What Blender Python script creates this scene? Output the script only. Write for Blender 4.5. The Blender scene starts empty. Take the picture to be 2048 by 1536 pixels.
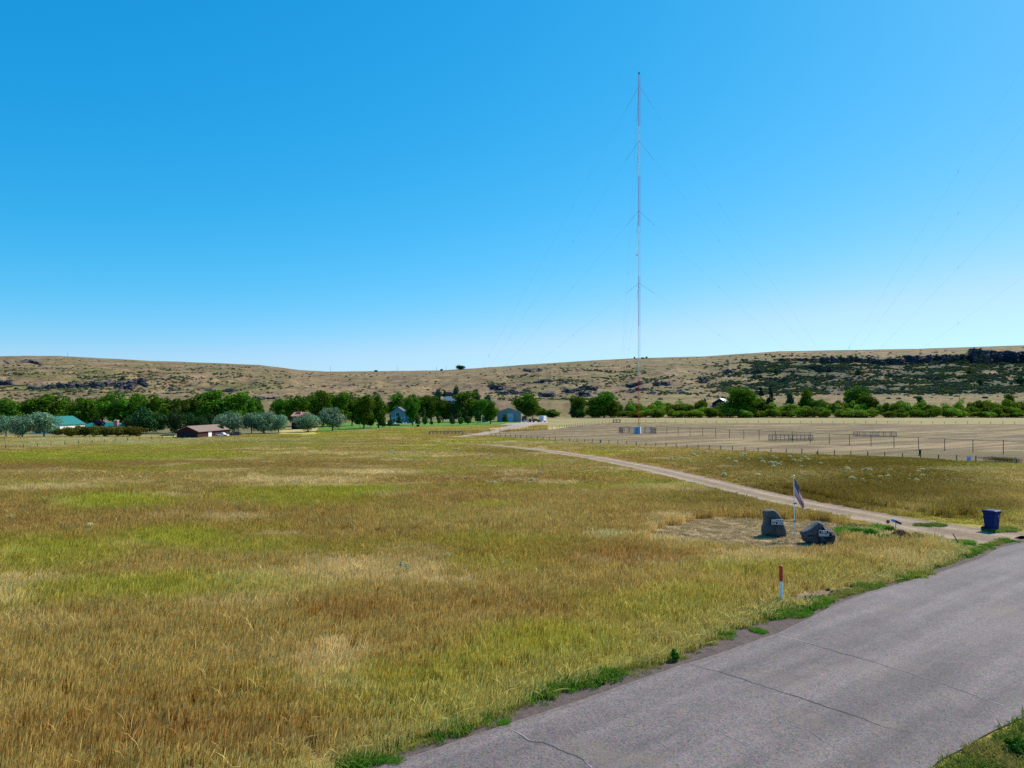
import bpy, bmesh, math, random
import numpy as np
from mathutils import Vector, Matrix, noise as mnoise

# ------------------------------------------------------------------ camera, sky, sun, exposure
sc = bpy.context.scene
COL = sc.collection
CAMH, F, HZ = 7.2, 1446.0, 812.0          # eye height (m), focal length and horizon row of the 2048 px photograph
cam_d = bpy.data.cameras.new('camera'); cam = bpy.data.objects.new('camera', cam_d); COL.objects.link(cam)
cam.location = (0, 0, CAMH); cam.rotation_euler = (math.radians(90), 0, 0)
cam_d.sensor_width = 36.0; cam_d.lens = 36.0 * F / 2048.0
cam_d.shift_y = (HZ - 768.0) / 2048.0
cam_d.clip_start = 0.1; cam_d.clip_end = 20000
sc.camera = cam

SUN_EL = math.radians(47); SUN_AZ = math.atan2(0.76, 0.65)     # azimuth from +Y towards +X
w = bpy.data.worlds.new("World"); sc.world = w; w.use_nodes = True
wn, wl = w.node_tree.nodes, w.node_tree.links
bg = wn['Background']
sky = wn.new('ShaderNodeTexSky'); sky.sky_type = 'NISHITA'; sky.sun_disc = False
sky.sun_elevation = SUN_EL; sky.sun_rotation = SUN_AZ
sky.altitude = 900; sky.air_density = 1.0; sky.dust_density = 0.65; sky.ozone_density = 2.0
# the photograph's deep azure: each channel of the sky gets its own gain and contrast
SKY_GAIN = (0.045, 1.17, 2.50); SKY_POW = (2.70, 0.80, 0.53); SKY_OUT = []
sx_ = wn.new('ShaderNodeSeparateColor'); cx_ = wn.new('ShaderNodeCombineColor'); wl.new(sky.outputs[0], sx_.inputs[0])
for i in range(3):
    p_ = wn.new('ShaderNodeMath'); p_.operation = 'POWER'; p_.inputs[1].default_value = SKY_POW[i]
    g_ = wn.new('ShaderNodeMath'); g_.operation = 'MULTIPLY'; g_.inputs[1].default_value = SKY_GAIN[i]
    wl.new(sx_.outputs[i], p_.inputs[0]); wl.new(p_.outputs[0], g_.inputs[0]); SKY_OUT.append(g_)
mn_ = wn.new('ShaderNodeMath'); mn_.operation = 'SMOOTH_MIN'; mn_.inputs[2].default_value = 1.0; lim_ = wn.new('ShaderNodeMath'); lim_.operation = 'MULTIPLY'; lim_.inputs[1].default_value = .62
wl.new(SKY_OUT[1].outputs[0], lim_.inputs[0]); wl.new(SKY_OUT[0].outputs[0], mn_.inputs[0]); wl.new(lim_.outputs[0], mn_.inputs[1])
wl.new(mn_.outputs[0], cx_.inputs[0]); wl.new(SKY_OUT[1].outputs[0], cx_.inputs[1]); wl.new(SKY_OUT[2].outputs[0], cx_.inputs[2])
wl.new(cx_.outputs[0], bg.inputs[0])
bg.inputs[1].default_value = 0.11

sun_d = bpy.data.lights.new('sun', 'SUN'); sun_d.energy = 5.0; sun_d.angle = math.radians(0.5); sun_d.color = (1.0, 0.94, 0.84)
sun = bpy.data.objects.new('sun', sun_d); COL.objects.link(sun)
sdir = Vector((math.sin(SUN_AZ) * math.cos(SUN_EL), math.cos(SUN_AZ) * math.cos(SUN_EL), math.sin(SUN_EL)))
sun.rotation_euler = sdir.to_track_quat('Z', 'Y').to_euler(); sun.location = (60, 60, 150)
sc.view_settings.view_transform = 'Standard'; sc.view_settings.look = 'None'
sc.view_settings.exposure = 0.4; sc.view_settings.gamma = 1.0
sc.cycles.max_bounces = 5; sc.cycles.diffuse_bounces = 3; sc.cycles.transparent_max_bounces = 6
sc.cycles.use_denoising = False

# ------------------------------------------------------------------ helpers
rnd = random.Random(7)
rs = np.random.RandomState(11)

def G(px, py):                      # point of the flat ground seen at a photograph pixel
    Y = CAMH * F / (py - HZ)
    return ((px - 1024.0) / F * Y, Y)
def AT(px, Y): return (px - 1024.0) / F * Y
def ZAT(py, Y): return CAMH + (HZ - py) / F * Y
def PX(X, Y): return X / Y * F + 1024.0
def PY(Y, z=0.0): return HZ + (CAMH - z) / Y * F

def _h(ix, iy, s):
    n = (ix.astype(np.int64) * 374761393 + iy.astype(np.int64) * 668265263 + s * 974634777) & 0xFFFFFFFF
    n = ((n ^ (n >> 13)) * 1274126177) & 0xFFFFFFFF
    return ((n ^ (n >> 16)) & 0xFFFF) / 65535.0
def vnoise(x, y, s=0):
    x = np.asarray(x, float); y = np.asarray(y, float)
    ix = np.floor(x); iy = np.floor(y); fx = x - ix; fy = y - iy
    fx = fx * fx * (3 - 2 * fx); fy = fy * fy * (3 - 2 * fy)
    a = _h(ix, iy, s); b = _h(ix + 1, iy, s); c = _h(ix, iy + 1, s); d = _h(ix + 1, iy + 1, s)
    return (a * (1 - fx) + b * fx) * (1 - fy) + (c * (1 - fx) + d * fx) * fy
def fbm(x, y, s=0, o=4):
    t = 0; a = 0.5; n = 0
    for k in range(o):
        t = t + a * vnoise(x * 2 ** k, y * 2 ** k, s + k * 17); n += a; a *= 0.5
    return t / n
def sstep(a, b, x):
    t = np.clip((np.asarray(x, float) - a) / (b - a), 0, 1); return t * t * (3 - 2 * t)

def tag(o, label=None, cat=None, group=None, kind=None):
    if label: o['label'] = label
    if cat: o['category'] = cat
    if group: o['group'] = group
    if kind: o['kind'] = kind
    return o
def empty(name, loc, rz=0, **k):
    o = bpy.data.objects.new(name, None); o.empty_display_size = 0.3; COL.objects.link(o)
    o.location = loc; o.rotation_euler = (0, 0, rz); tag(o, **k); return o

def new_mesh(name, verts, faces, mats=(), fmat=None, smooth=False, col=None):
    me = bpy.data.meshes.new(name)
    verts = np.asarray(verts, np.float32)
    if isinstance(faces, np.ndarray):
        n = faces.shape[0]; k = faces.shape[1]
        me.vertices.add(len(verts)); me.vertices.foreach_set('co', verts.ravel())
        me.loops.add(n * k); me.loops.foreach_set('vertex_index', faces.ravel().astype(np.int32))
        me.polygons.add(n); me.polygons.foreach_set('loop_start', np.arange(0, n * k, k, dtype=np.int32))
        me.polygons.foreach_set('loop_total', np.full(n, k, np.int32))
    else:
        me.from_pydata([tuple(map(float, v)) for v in verts], [], faces)
    for m in mats: me.materials.append(m)
    if fmat is not None: me.polygons.foreach_set('material_index', np.asarray(fmat, np.int32))
    if smooth: me.polygons.foreach_set('use_smooth', np.ones(len(me.polygons), bool))
    me.update(calc_edges=True)
    if col is not None:
        a = me.color_attributes.new('col', 'FLOAT_COLOR', 'POINT')
        c = np.ones((len(verts), 4), np.float32); c[:, :3] = col; a.data.foreach_set('color', c.ravel())
    return me
def link(name, me, parent=None, loc=None):
    o = bpy.data.objects.new(name, me); COL.objects.link(o)
    if parent: o.parent = parent
    if loc: o.location = loc
    return o

class MB:
    """collects boxes, tubes and faces; build() links them as one mesh object"""
    def __init__(s): s.v = []; s.f = []; s.m = []
    def face(s, pts, m=0):
        b = len(s.v); s.v += [tuple(p) for p in pts]; s.f.append(tuple(range(b, b + len(pts)))); s.m.append(m)
    def box(s, x0, x1, y0, y1, z0, z1, m=0):
        b = len(s.v)
        s.v += [(x0, y0, z0), (x1, y0, z0), (x1, y1, z0), (x0, y1, z0), (x0, y0, z1), (x1, y0, z1), (x1, y1, z1), (x0, y1, z1)]
        for q in ((0, 3, 2, 1), (4, 5, 6, 7), (0, 1, 5, 4), (1, 2, 6, 5), (2, 3, 7, 6), (3, 0, 4, 7)):
            s.f.append(tuple(b + i for i in q)); s.m.append(m)
    def tube(s, p0, p1, r0, r1=None, n=6, m=0, cap=True):
        r1 = r0 if r1 is None else r1
        p0 = Vector(p0); p1 = Vector(p1); d = p1 - p0
        if d.length < 1e-6: return
        q = d.to_track_quat('Z', 'Y'); b = len(s.v)
        for p, r in ((p0, r0), (p1, r1)):
            for i in range(n):
                a = 2 * math.pi * i / n
                s.v.append(tuple(p + q @ Vector((r * math.cos(a), r * math.sin(a), 0))))
        for i in range(n):
            j = (i + 1) % n; s.f.append((b + i, b + j, b + n + j, b + n + i)); s.m.append(m)
        if cap:
            s.f.append(tuple(b + i for i in reversed(range(n)))); s.m.append(m)
            s.f.append(tuple(b + n + i for i in range(n))); s.m.append(m)
    def prism(s, poly, y0, y1, m=0):          # poly in xz, extruded along y
        b = len(s.v); n = len(poly)
        s.v += [(x, y0, z) for x, z in poly] + [(x, y1, z) for x, z in poly]
        s.f.append(tuple(range(b, b + n))); s.m.append(m)
        s.f.append(tuple(b + n + i for i in reversed(range(n)))); s.m.append(m)
        for i in range(n):
            j = (i + 1) % n; s.f.append((b + i, b + n + i, b + n + j, b + j)); s.m.append(m)
    def build(s, name, mats, parent=None, smooth=False, bevel=0):
        if not isinstance(mats, (list, tuple)): mats = [mats]
        me = new_mesh(name, s.v, s.f, mats, s.m, smooth)
        bm = bmesh.new(); bm.from_mesh(me); bmesh.ops.recalc_face_normals(bm, faces=bm.faces)
        if bevel:
            try: bmesh.ops.bevel(bm, geom=list(bm.edges), offset=bevel, segments=2, profile=0.7, affect='EDGES', clamp_overlap=True)
            except Exception: pass
        bm.to_mesh(me); bm.free()
        return link(name, me, parent)

# ------------------------------------------------------------------ materials
def mat(name, color=(.5, .5, .5), rough=.8, metal=0.0, var=.15, vscale=3.0, bump=0.0, bscale=20, spec=.3, coat=0):
    m = bpy.data.materials.new(name); m.use_nodes = True; n, l = m.node_tree.nodes, m.node_tree.links
    b = n['Principled BSDF']; b.inputs['Roughness'].default_value = rough; b.inputs['Metallic'].default_value = metal
    b.inputs['Specular IOR Level'].default_value = spec
    tc = n.new('ShaderNodeTexCoord'); no = n.new('ShaderNodeTexNoise'); no.inputs['Scale'].default_value = vscale
    no.inputs['Detail'].default_value = 6
    l.new(tc.outputs['Object'], no.inputs['Vector'])
    mr = n.new('ShaderNodeMapRange'); mr.inputs[1].default_value = .25; mr.inputs[2].default_value = .75
    mr.inputs[3].default_value = 1 - var; mr.inputs[4].default_value = 1 + var
    l.new(no.outputs[0], mr.inputs[0])
    mx = n.new('ShaderNodeMix'); mx.data_type = 'RGBA'; mx.blend_type = 'MULTIPLY'; mx.inputs[0].default_value = 1
    mx.inputs[6].default_value = (*color, 1); l.new(mr.outputs[0], mx.inputs[7]); l.new(mx.outputs[2], b.inputs['Base Color'])
    if bump:
        n2 = n.new('ShaderNodeTexNoise'); n2.inputs['Scale'].default_value = bscale; n2.inputs['Detail'].default_value = 5
        l.new(tc.outputs['Object'], n2.inputs['Vector'])
        bp = n.new('ShaderNodeBump'); bp.inputs['Strength'].default_value = bump; bp.inputs['Distance'].default_value = .05
        l.new(n2.outputs[0], bp.inputs['Height']); l.new(bp.outputs[0], b.inputs['Normal'])
    return m

def leaf_mat(name, c1, c2, trans=.35, objvar=.35, attr=None):
    """leaves: colour varies leaf by leaf and plant by plant; some light passes through"""
    m = bpy.data.materials.new(name); m.use_nodes = True; n, l = m.node_tree.nodes, m.node_tree.links
    for x in list(n):
        if x.type != 'OUTPUT_MATERIAL': n.remove(x)
    out = [x for x in n if x.type == 'OUTPUT_MATERIAL'][0]
    at = n.new('ShaderNodeAttribute'); at.attribute_name = 'lf'
    mx = n.new('ShaderNodeMix'); mx.data_type = 'RGBA'; mx.inputs[6].default_value = (*c1, 1); mx.inputs[7].default_value = (*c2, 1)
    l.new(at.outputs['Fac'], mx.inputs[0])
    src = mx.outputs[2]
    if attr:
        ia = n.new('ShaderNodeAttribute'); ia.attribute_type = 'INSTANCER'; ia.attribute_name = attr
        m2 = n.new('ShaderNodeMix'); m2.data_type = 'RGBA'; m2.blend_type = 'MULTIPLY'; m2.inputs[0].default_value = 1
        l.new(src, m2.inputs[6]); l.new(ia.outputs['Color'], m2.inputs[7]); src = m2.outputs[2]
    elif objvar:
        oi = n.new('ShaderNodeObjectInfo')
        mr = n.new('ShaderNodeMapRange'); mr.inputs[3].default_value = 1 - objvar; mr.inputs[4].default_value = 1 + objvar
        l.new(oi.outputs['Random'], mr.inputs[0])
        hs_ = n.new('ShaderNodeHueSaturation'); l.new(mr.outputs[0], hs_.inputs['Value']); l.new(src, hs_.inputs['Color'])
        mr2 = n.new('ShaderNodeMapRange'); mr2.inputs[3].default_value = .475; mr2.inputs[4].default_value = .52
        l.new(oi.outputs['Random'], mr2.inputs[0]); l.new(mr2.outputs[0], hs_.inputs['Hue']); src = hs_.outputs[0]
    d = n.new('ShaderNodeBsdfDiffuse'); t = n.new('ShaderNodeBsdfTranslucent'); s = n.new('ShaderNodeMixShader')
    s.inputs[0].default_value = trans
    l.new(src, d.inputs[0]); l.new(src, t.inputs[0]); l.new(d.outputs[0], s.inputs[1]); l.new(t.outputs[0], s.inputs[2])
    l.new(s.outputs[0], out.inputs[0]); return m

def ground_mat(name, scale1=2.0, amp1=.25, scale2=14, amp2=.25, bump=.5, dist=.06, stretch=(1, 1, 1), rough=.95):
    """vertex colour 'col' times two scales of noise, with bump"""
    m = bpy.data.materials.new(name); m.use_nodes = True; n, l = m.node_tree.nodes, m.node_tree.links
    b = n['Principled BSDF']; b.inputs['Roughness'].default_value = rough; b.inputs['Specular IOR Level'].default_value = .15
    at = n.new('ShaderNodeVertexColor'); at.layer_name = 'col'
    tc = n.new('ShaderNodeTexCoord'); mp = n.new('ShaderNodeMapping'); mp.inputs['Scale'].default_value = stretch
    l.new(tc.outputs['Object'], mp.inputs[0])
    src = at.outputs[0]
    for sc_, am in ((scale1, amp1), (scale2, amp2)):
        no = n.new('ShaderNodeTexNoise'); no.inputs['Scale'].default_value = sc_; no.inputs['Detail'].default_value = 7
        no.inputs['Roughness'].default_value = .65; l.new(mp.outputs[0], no.inputs['Vector'])
        mr = n.new('ShaderNodeMapRange'); mr.inputs[1].default_value = .3; mr.inputs[2].default_value = .7
        mr.inputs[3].default_value = 1 - am; mr.inputs[4].default_value = 1 + am; l.new(no.outputs[0], mr.inputs[0])
        mx = n.new('ShaderNodeMix'); mx.data_type = 'RGBA'; mx.blend_type = 'MULTIPLY'; mx.inputs[0].default_value = 1
        l.new(src, mx.inputs[6]); l.new(mr.outputs[0], mx.inputs[7]); src = mx.outputs[2]
    l.new(src, b.inputs['Base Color'])
    bp = n.new('ShaderNodeBump'); bp.inputs['Strength'].default_value = bump; bp.inputs['Distance'].default_value = dist
    l.new(no.outputs[0], bp.inputs['Height']); l.new(bp.outputs[0], b.inputs['Normal'])
    return m

M_GROUND = ground_mat('dry_ground', 1.2, .22, 9, .35, .8, .12)
M_HILL = ground_mat('hill_grass', .05, .20, .35, .30, .6, 1.5)
M_ROCK = mat('ledge_rock', (.11, .10, .11), .9, var=.35, vscale=.2, bump=.8, bscale=.6)

# ------------------------------------------------------------------ plan of the place (metres)
def poly(pts): return [G(*p) for p in pts]
def inside(poly_, X, Y):
    c = np.zeros(np.shape(X), bool); n = len(poly_)
    for i in range(n):
        x0, y0 = poly_[i]; x1, y1 = poly_[(i + 1) % n]
        if y0 == y1: continue
        t = ((y0 > Y) != (y1 > Y)) & (X < (x1 - x0) * (Y - y0) / (y1 - y0) + x0); c ^= t
    return c
def pdist(pl, X, Y):
    d = np.full(np.shape(X), 1e9)
    for (x0, y0), (x1, y1) in zip(pl[:-1], pl[1:]):
        vx, vy = x1 - x0, y1 - y0; t = np.clip(((X - x0) * vx + (Y - y0) * vy) / (vx * vx + vy * vy), 0, 1)
        d = np.minimum(d, np.hypot(X - x0 - t * vx, Y - y0 - t * vy))
    return d

GRASS_EDGE = [(-47, -22.0)] + poly([(701, 1536), (814, 1492), (988, 1441), (1039, 1411), (1101, 1386), (1224, 1354), (1347, 1318),
             (1400, 1290), (1493, 1252), (1560, 1232), (1640, 1207), (1738, 1177), (1884, 1131), (1975, 1094)]) + \
             [(26.5, 38.6), (31.5, 43.0), (44, 53.5), (120, 112)]
ASPH_EDGE = [(-46.3, -22.6)] + poly([(765, 1536), (995, 1457), (1012, 1452), (1180, 1395), (1360, 1334), (1556, 1269), (1665, 1214),
             (1738, 1185), (1850, 1155), (1957, 1120), (2000, 1096)]) + [(27.5, 38.3), (32, 42.4), (44.6, 52.6), (120.6, 111)]
RIGHT_EDGE = [(-34.5, -22.6), (5.0, 11.2)] + poly([(1872, 1536), (1960, 1478), (2048, 1436)]) + [(30, 30.0), (46, 43), (128, 106)]
ROAD_AREA = GRASS_EDGE + RIGHT_EDGE[::-1]

DRIVE = poly([(715, 877.5), (760, 878.5), (840, 883), (900, 886.3), (1000, 892.5), (1100, 902.5), (1200, 918), (1300, 937.5), (1400, 961),
              (1500, 986), (1600, 1008.5), (1700, 1027.5), (1800, 1045), (1880, 1060), (1940, 1072), (2010, 1083)])
DRIVE_W = [1.3, 1.2, 1.25, 1.4, 1.8, 2.2, 2.2, 2.2, 2.0, 2.0, 2.1, 2.0, 2.0, 2.3, 3.2, 4.2]       # half widths
BARN_TRACK = poly([(905, 876), (960, 869), (1000, 861), (1030, 854), (1052, 849.5)])
MOWN_RING = [(G(1290, 1072))] + poly([(1320, 1052), (1390, 1040), (1480, 1036), (1570, 1040), (1680, 1046), (1700, 1062), (1700, 1092), (1650, 1106),
             (1560, 1110), (1450, 1102), (1350, 1088), (1300, 1080)])
LAWN = poly([(630, 865.5), (700, 862.5), (760, 859), (850, 854.5), (950, 853), (990, 850), (1012, 847), (1040, 846), (1044, 843), (960, 842), (700, 845), (640, 852)])
NEAR_FENCE = poly([(930, 873), (982, 874), (1116, 884), (1232, 891), (1400, 900.5), (1541, 908.6), (1715, 915), (1857, 921.7), (2026, 931.6), (2120, 937)])
FAR_FENCE = poly([(930, 867), (990, 865), (1060, 861.5), (1112, 858), (1150, 852), (1190, 847), (1232, 844.5), (1500, 846), (1800, 847), (2150, 848.5)])
MOWN_FIELD = NEAR_FENCE + FAR_FENCE[::-1]
DIRT_SPOT = poly([(1585, 1212), (1560, 1196), (1610, 1186), (1690, 1176), (1735, 1172), (1730, 1186), (1650, 1206)])

PAL = {'G': (.34, .34, .035), 'g': (.24, .28, .05), 'S': (.60, .48, .27), 'R': (.31, .175, .052), 'B': (.39, .285, .095), 'O': (.17, .115, .022), 'P': (.46, .42, .22)}
PATCH = [  # px, py, half width px, half height px, colour, strength
 (150, 884, 220, 8, 'P', .9), (150, 916, 260, 14, 'G', .9), (330, 897, 220, 7, 'G', .7), (240, 1020, 170, 20, 'G', 1.), (620, 1003, 190, 26, 'G', .8), (330, 1087, 150, 20, 'G', 1.),
 (90, 1120, 170, 34, 'G', .7), (980, 1022, 80, 7, 'G', .8), (740, 990, 110, 12, 'G', .6), (470, 1110, 200, 22, 'G', .7), (700, 1115, 120, 18, 'G', .45), (420, 1190, 300, 30, 'G', .5),
 (1560, 1150, 260, 26, 'G', .5), (1090, 1300, 220, 40, 'G', .75), (1330, 1235, 240, 40, 'G', .7), (900, 1440, 160, 40, 'G', .45), (620, 870, 300, 6, 'G', .55), (560, 885, 200, 8, 'g', .4),
 (1010, 905, 110, 6, 'O', .5), (880, 948, 90, 8, 'G', .5), (1200, 955, 130, 8, 'G', .45),
 (100, 988, 150, 7, 'S', .8), (230, 968, 120, 6, 'S', .5), (570, 966, 170, 7, 'S', .9), (700, 946, 150, 6, 'S', .8), (640, 980, 130, 6, 'S', .8), (600, 909, 140, 3, 'S', .7), (790, 952, 60, 6, 'S', .8),
 (830, 912, 160, 6, 'S', .45), (480, 1225, 130, 20, 'S', .4), (550, 1084, 60, 7, 'S', .6), (920, 1183, 70, 9, 'S', .8), (1215, 1087, 45, 9, 'P', 1.), (80, 1260, 160, 26, 'S', .2),
 (690, 1140, 100, 12, 'S', .5), (1290, 893, 200, 5, 'P', .6), (1100, 888, 200, 4, 'P', .6), (1350, 985, 160, 7, 'S', .4), (330, 882, 330, 5, 'P', .7), (60, 893, 90, 5, 'P', .8), (560, 1330, 200, 22, 'S', .15),
 (150, 1490, 300, 50, 'R', .8), (520, 1500, 280, 50, 'R', .85), (700, 1245, 120, 28, 'R', .9), (800, 1110, 240, 34, 'R', .5), (1120, 1120, 220, 34, 'R', .65), (380, 1420, 300, 40, 'R', .5), (1300, 1130, 140, 20, 'R', .8),
 (450, 1040, 70, 9, 'R', .6), (150, 940, 220, 9, 'R', .45), (640, 935, 220, 7, 'R', .35), (1000, 960, 240, 14, 'R', .35), (60, 1052, 70, 9, 'R', .5), (900, 1010, 220, 12, 'R', .4), (1000, 1230, 250, 26, 'R', .5), (1620, 1110, 90, 8, 'R', .5),
 (1780, 968, 420, 60, 'O', .9), (1800, 985, 300, 38, 'O', .95), (1950, 1030, 120, 22, 'O', .95), (1650, 990, 160, 20, 'O', .6), (1550, 955, 170, 16, 'B', .6), (1700, 930, 260, 9, 'O', .8), (1950, 942, 120, 6, 'P', .5), (1420, 1010, 200, 16, 'O', .5), (1480, 925, 160, 8, 'O', .45)]

def plant_colour(X, Y):
    X = np.asarray(X, float); Y = np.asarray(Y, float)
    n1 = fbm(X / 14, Y / 9, 3, 4); n2 = fbm(X / 5, Y / 3.2, 21, 3); n3 = fbm(X / 30, Y / 22, 40, 3)
    c = np.empty(X.shape + (3,)); B, Gc, S, R = (np.array(PAL[k]) for k in 'BGSR')
    c[...] = B
    def mixin(c, col, wgt): return c * (1 - wgt[..., None]) + np.array(col) * wgt[..., None]
    c = mixin(c, Gc, .55 * sstep(.42, .7, n1)); c = mixin(c, R, .4 * sstep(.5, .75, n3)); c = mixin(c, S, .5 * sstep(.6, .74, n2))
    jx = (fbm(X / 7, Y / 7, 77, 3) - .5); jy = (fbm(X / 6, Y / 6, 99, 3) - .5)
    for px, py, hw, hh, k, st in PATCH:
        cx, cy = G(px, py); rx = hw * cy / F; y0 = G(px, py + hh)[1]; y1 = G(px, py - hh)[1]; ry = (y1 - y0) / 2; cy = (y0 + y1) / 2
        # patches keep their bearing: shear along the sight line they were measured on
        dx = (X - cx * Y / cy) / (rx * np.clip(Y / cy, .2, 3)) + 0.9 * jx; dy = (Y - cy) / ry + 0.9 * jy
        d = np.sqrt(dx * dx + dy * dy)
        wgt = st * (1 - sstep(.4, 1.25, d)) * (.75 + .5 * (n2 - .5))
        c = mixin(c, PAL[k], np.clip(wgt, 0, 1))
    return c

# ------------------------------------------------------------------ ground sheet
def axis(dense_lo, dense_hi, step, lo, hi, grow=1.06):
    a = list(np.arange(dense_lo, dense_hi, step)); s = step
    x = a[-1]
    while x < hi: s *= grow; x += s; a.append(x)
    s = step; x = a[0]; pre = []
    while x > lo: s *= grow; x -= s; pre.append(x)
    return np.array(pre[::-1] + a)
gx = axis(-60, 75, .55, -2600, 2600, 1.035); gy = axis(8, 100, .5, -400, 5000, 1.022)
GX, GY = np.meshgrid(gx, gy)
def ground_z(X, Y):
    """gentle roll of the field; falls a little into the ditch beside the road"""
    z = .10 * (fbm(X / 18, Y / 18, 5, 3) - .5) * sstep(20, 60, Y)
    return z * 0
ii = GY < 14
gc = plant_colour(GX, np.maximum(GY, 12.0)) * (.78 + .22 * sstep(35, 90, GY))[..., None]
mf = inside(MOWN_FIELD, GX, GY)
tan = np.array((.195, .137, .070)); st = fbm((GX * .8 + GY * .6) / 30, (GY * .8 - GX * .6) / 2.2, 8, 4)
mcol = tan * (0.66 + .7 * sstep(.4, .75, st)[..., None]) ; mcol = mcol * (1 - .5 * sstep(.5, .7, fbm(GX / 25, GY / 8, 55, 3))[..., None]) + np.array((.16, .125, .045)) * .5 * sstep(.5, .7, fbm(GX / 25, GY / 8, 55, 3))[..., None]
pale = sstep(.66, .74, fbm(GX / 16, GY / 5, 91, 4))[..., None]; mcol = mcol * (1 - .6 * pale) + np.array((.33, .25, .12)) * .6 * pale
gc = np.where(mf[..., None], mcol, gc)
far = (~mf) & (GY > np.where(PX(GX, np.maximum(GY, 1)) < 560, 176, 250)); gc = np.where(far[..., None], np.where((PX(GX, np.maximum(GY, 1)) < 1070)[..., None], np.array((.15, .14, .055)), np.array((.27, .22, .09))) * (0.7 + .5 * fbm(GX / 20, GY / 8, 12, 4)[..., None]), gc)
ring = inside(MOWN_RING, GX + 1.2 * (fbm(GX / 2, GY / 2, 61, 3) - .5), GY + 1.5 * (fbm(GX / 2, GY / 2, 62, 3) - .5))
gc = np.where(ring[..., None], np.array((.29, .21, .10)) * (.65 + .7 * fbm(GX / 1.3, GY / 1.3, 14, 4)[..., None]), gc)
ds = inside(DIRT_SPOT, GX, GY); gc = np.where(ds[..., None], np.array((.20, .14, .09)), gc)
nyr, nxr = GX.shape
gf = (np.arange(nyr - 1)[:, None] * nxr + np.arange(nxr - 1)[None, :]).ravel()
gf = np.stack([gf, gf + 1, gf + nxr + 1, gf + nxr], 1)
gv = np.stack([GX, GY, ground_z(GX, GY)], -1).reshape(-1, 3)
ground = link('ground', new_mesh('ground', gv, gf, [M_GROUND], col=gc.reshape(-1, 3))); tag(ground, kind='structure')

# ------------------------------------------------------------------ sheets: strips between two edges
def sheet(name, pts, z, m, col=(.3, .3, .3), kind='structure', subdiv=0):
    bm = bmesh.new(); vs = [bm.verts.new((x, y, z)) for x, y in pts]; f = bm.faces.new(vs)
    bmesh.ops.triangulate(bm, faces=[f]); bmesh.ops.recalc_face_normals(bm, faces=bm.faces)
    if bm.faces[:][0].normal.z < 0: bmesh.ops.reverse_faces(bm, faces=bm.faces)
    me = bpy.data.meshes.new(name); bm.to_mesh(me); bm.free(); me.materials.append(m)
    a = me.color_attributes.new('col', 'FLOAT_COLOR', 'POINT')
    for d in a.data: d.color = (*col, 1)
    o = link(name, me); tag(o, kind=kind); return o
def densify(pl, step=.35, jit=0.0, s=0):
    out = []
    for (x0, y0), (x1, y1) in zip(pl[:-1], pl[1:]):
        L = math.hypot(x1 - x0, y1 - y0)
        if max(abs(x0), abs(x1)) > 50 or min(y0, y1) < 5: n = 1
        else: n = max(1, int(L / step))
        for k in range(n):
            t = k / n; x = x0 + (x1 - x0) * t; y = y0 + (y1 - y0) * t
            if jit and n > 1:
                nx, ny = -(y1 - y0) / L, (x1 - x0) / L
                q = float(fbm(np.array([x * 1.3]), np.array([y * 1.3]), 31 + s, 3)[0] - .5) * 2 * jit; x += nx * q; y += ny * q
            out.append((x, y))
    out.append(pl[-1]); return out

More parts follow.
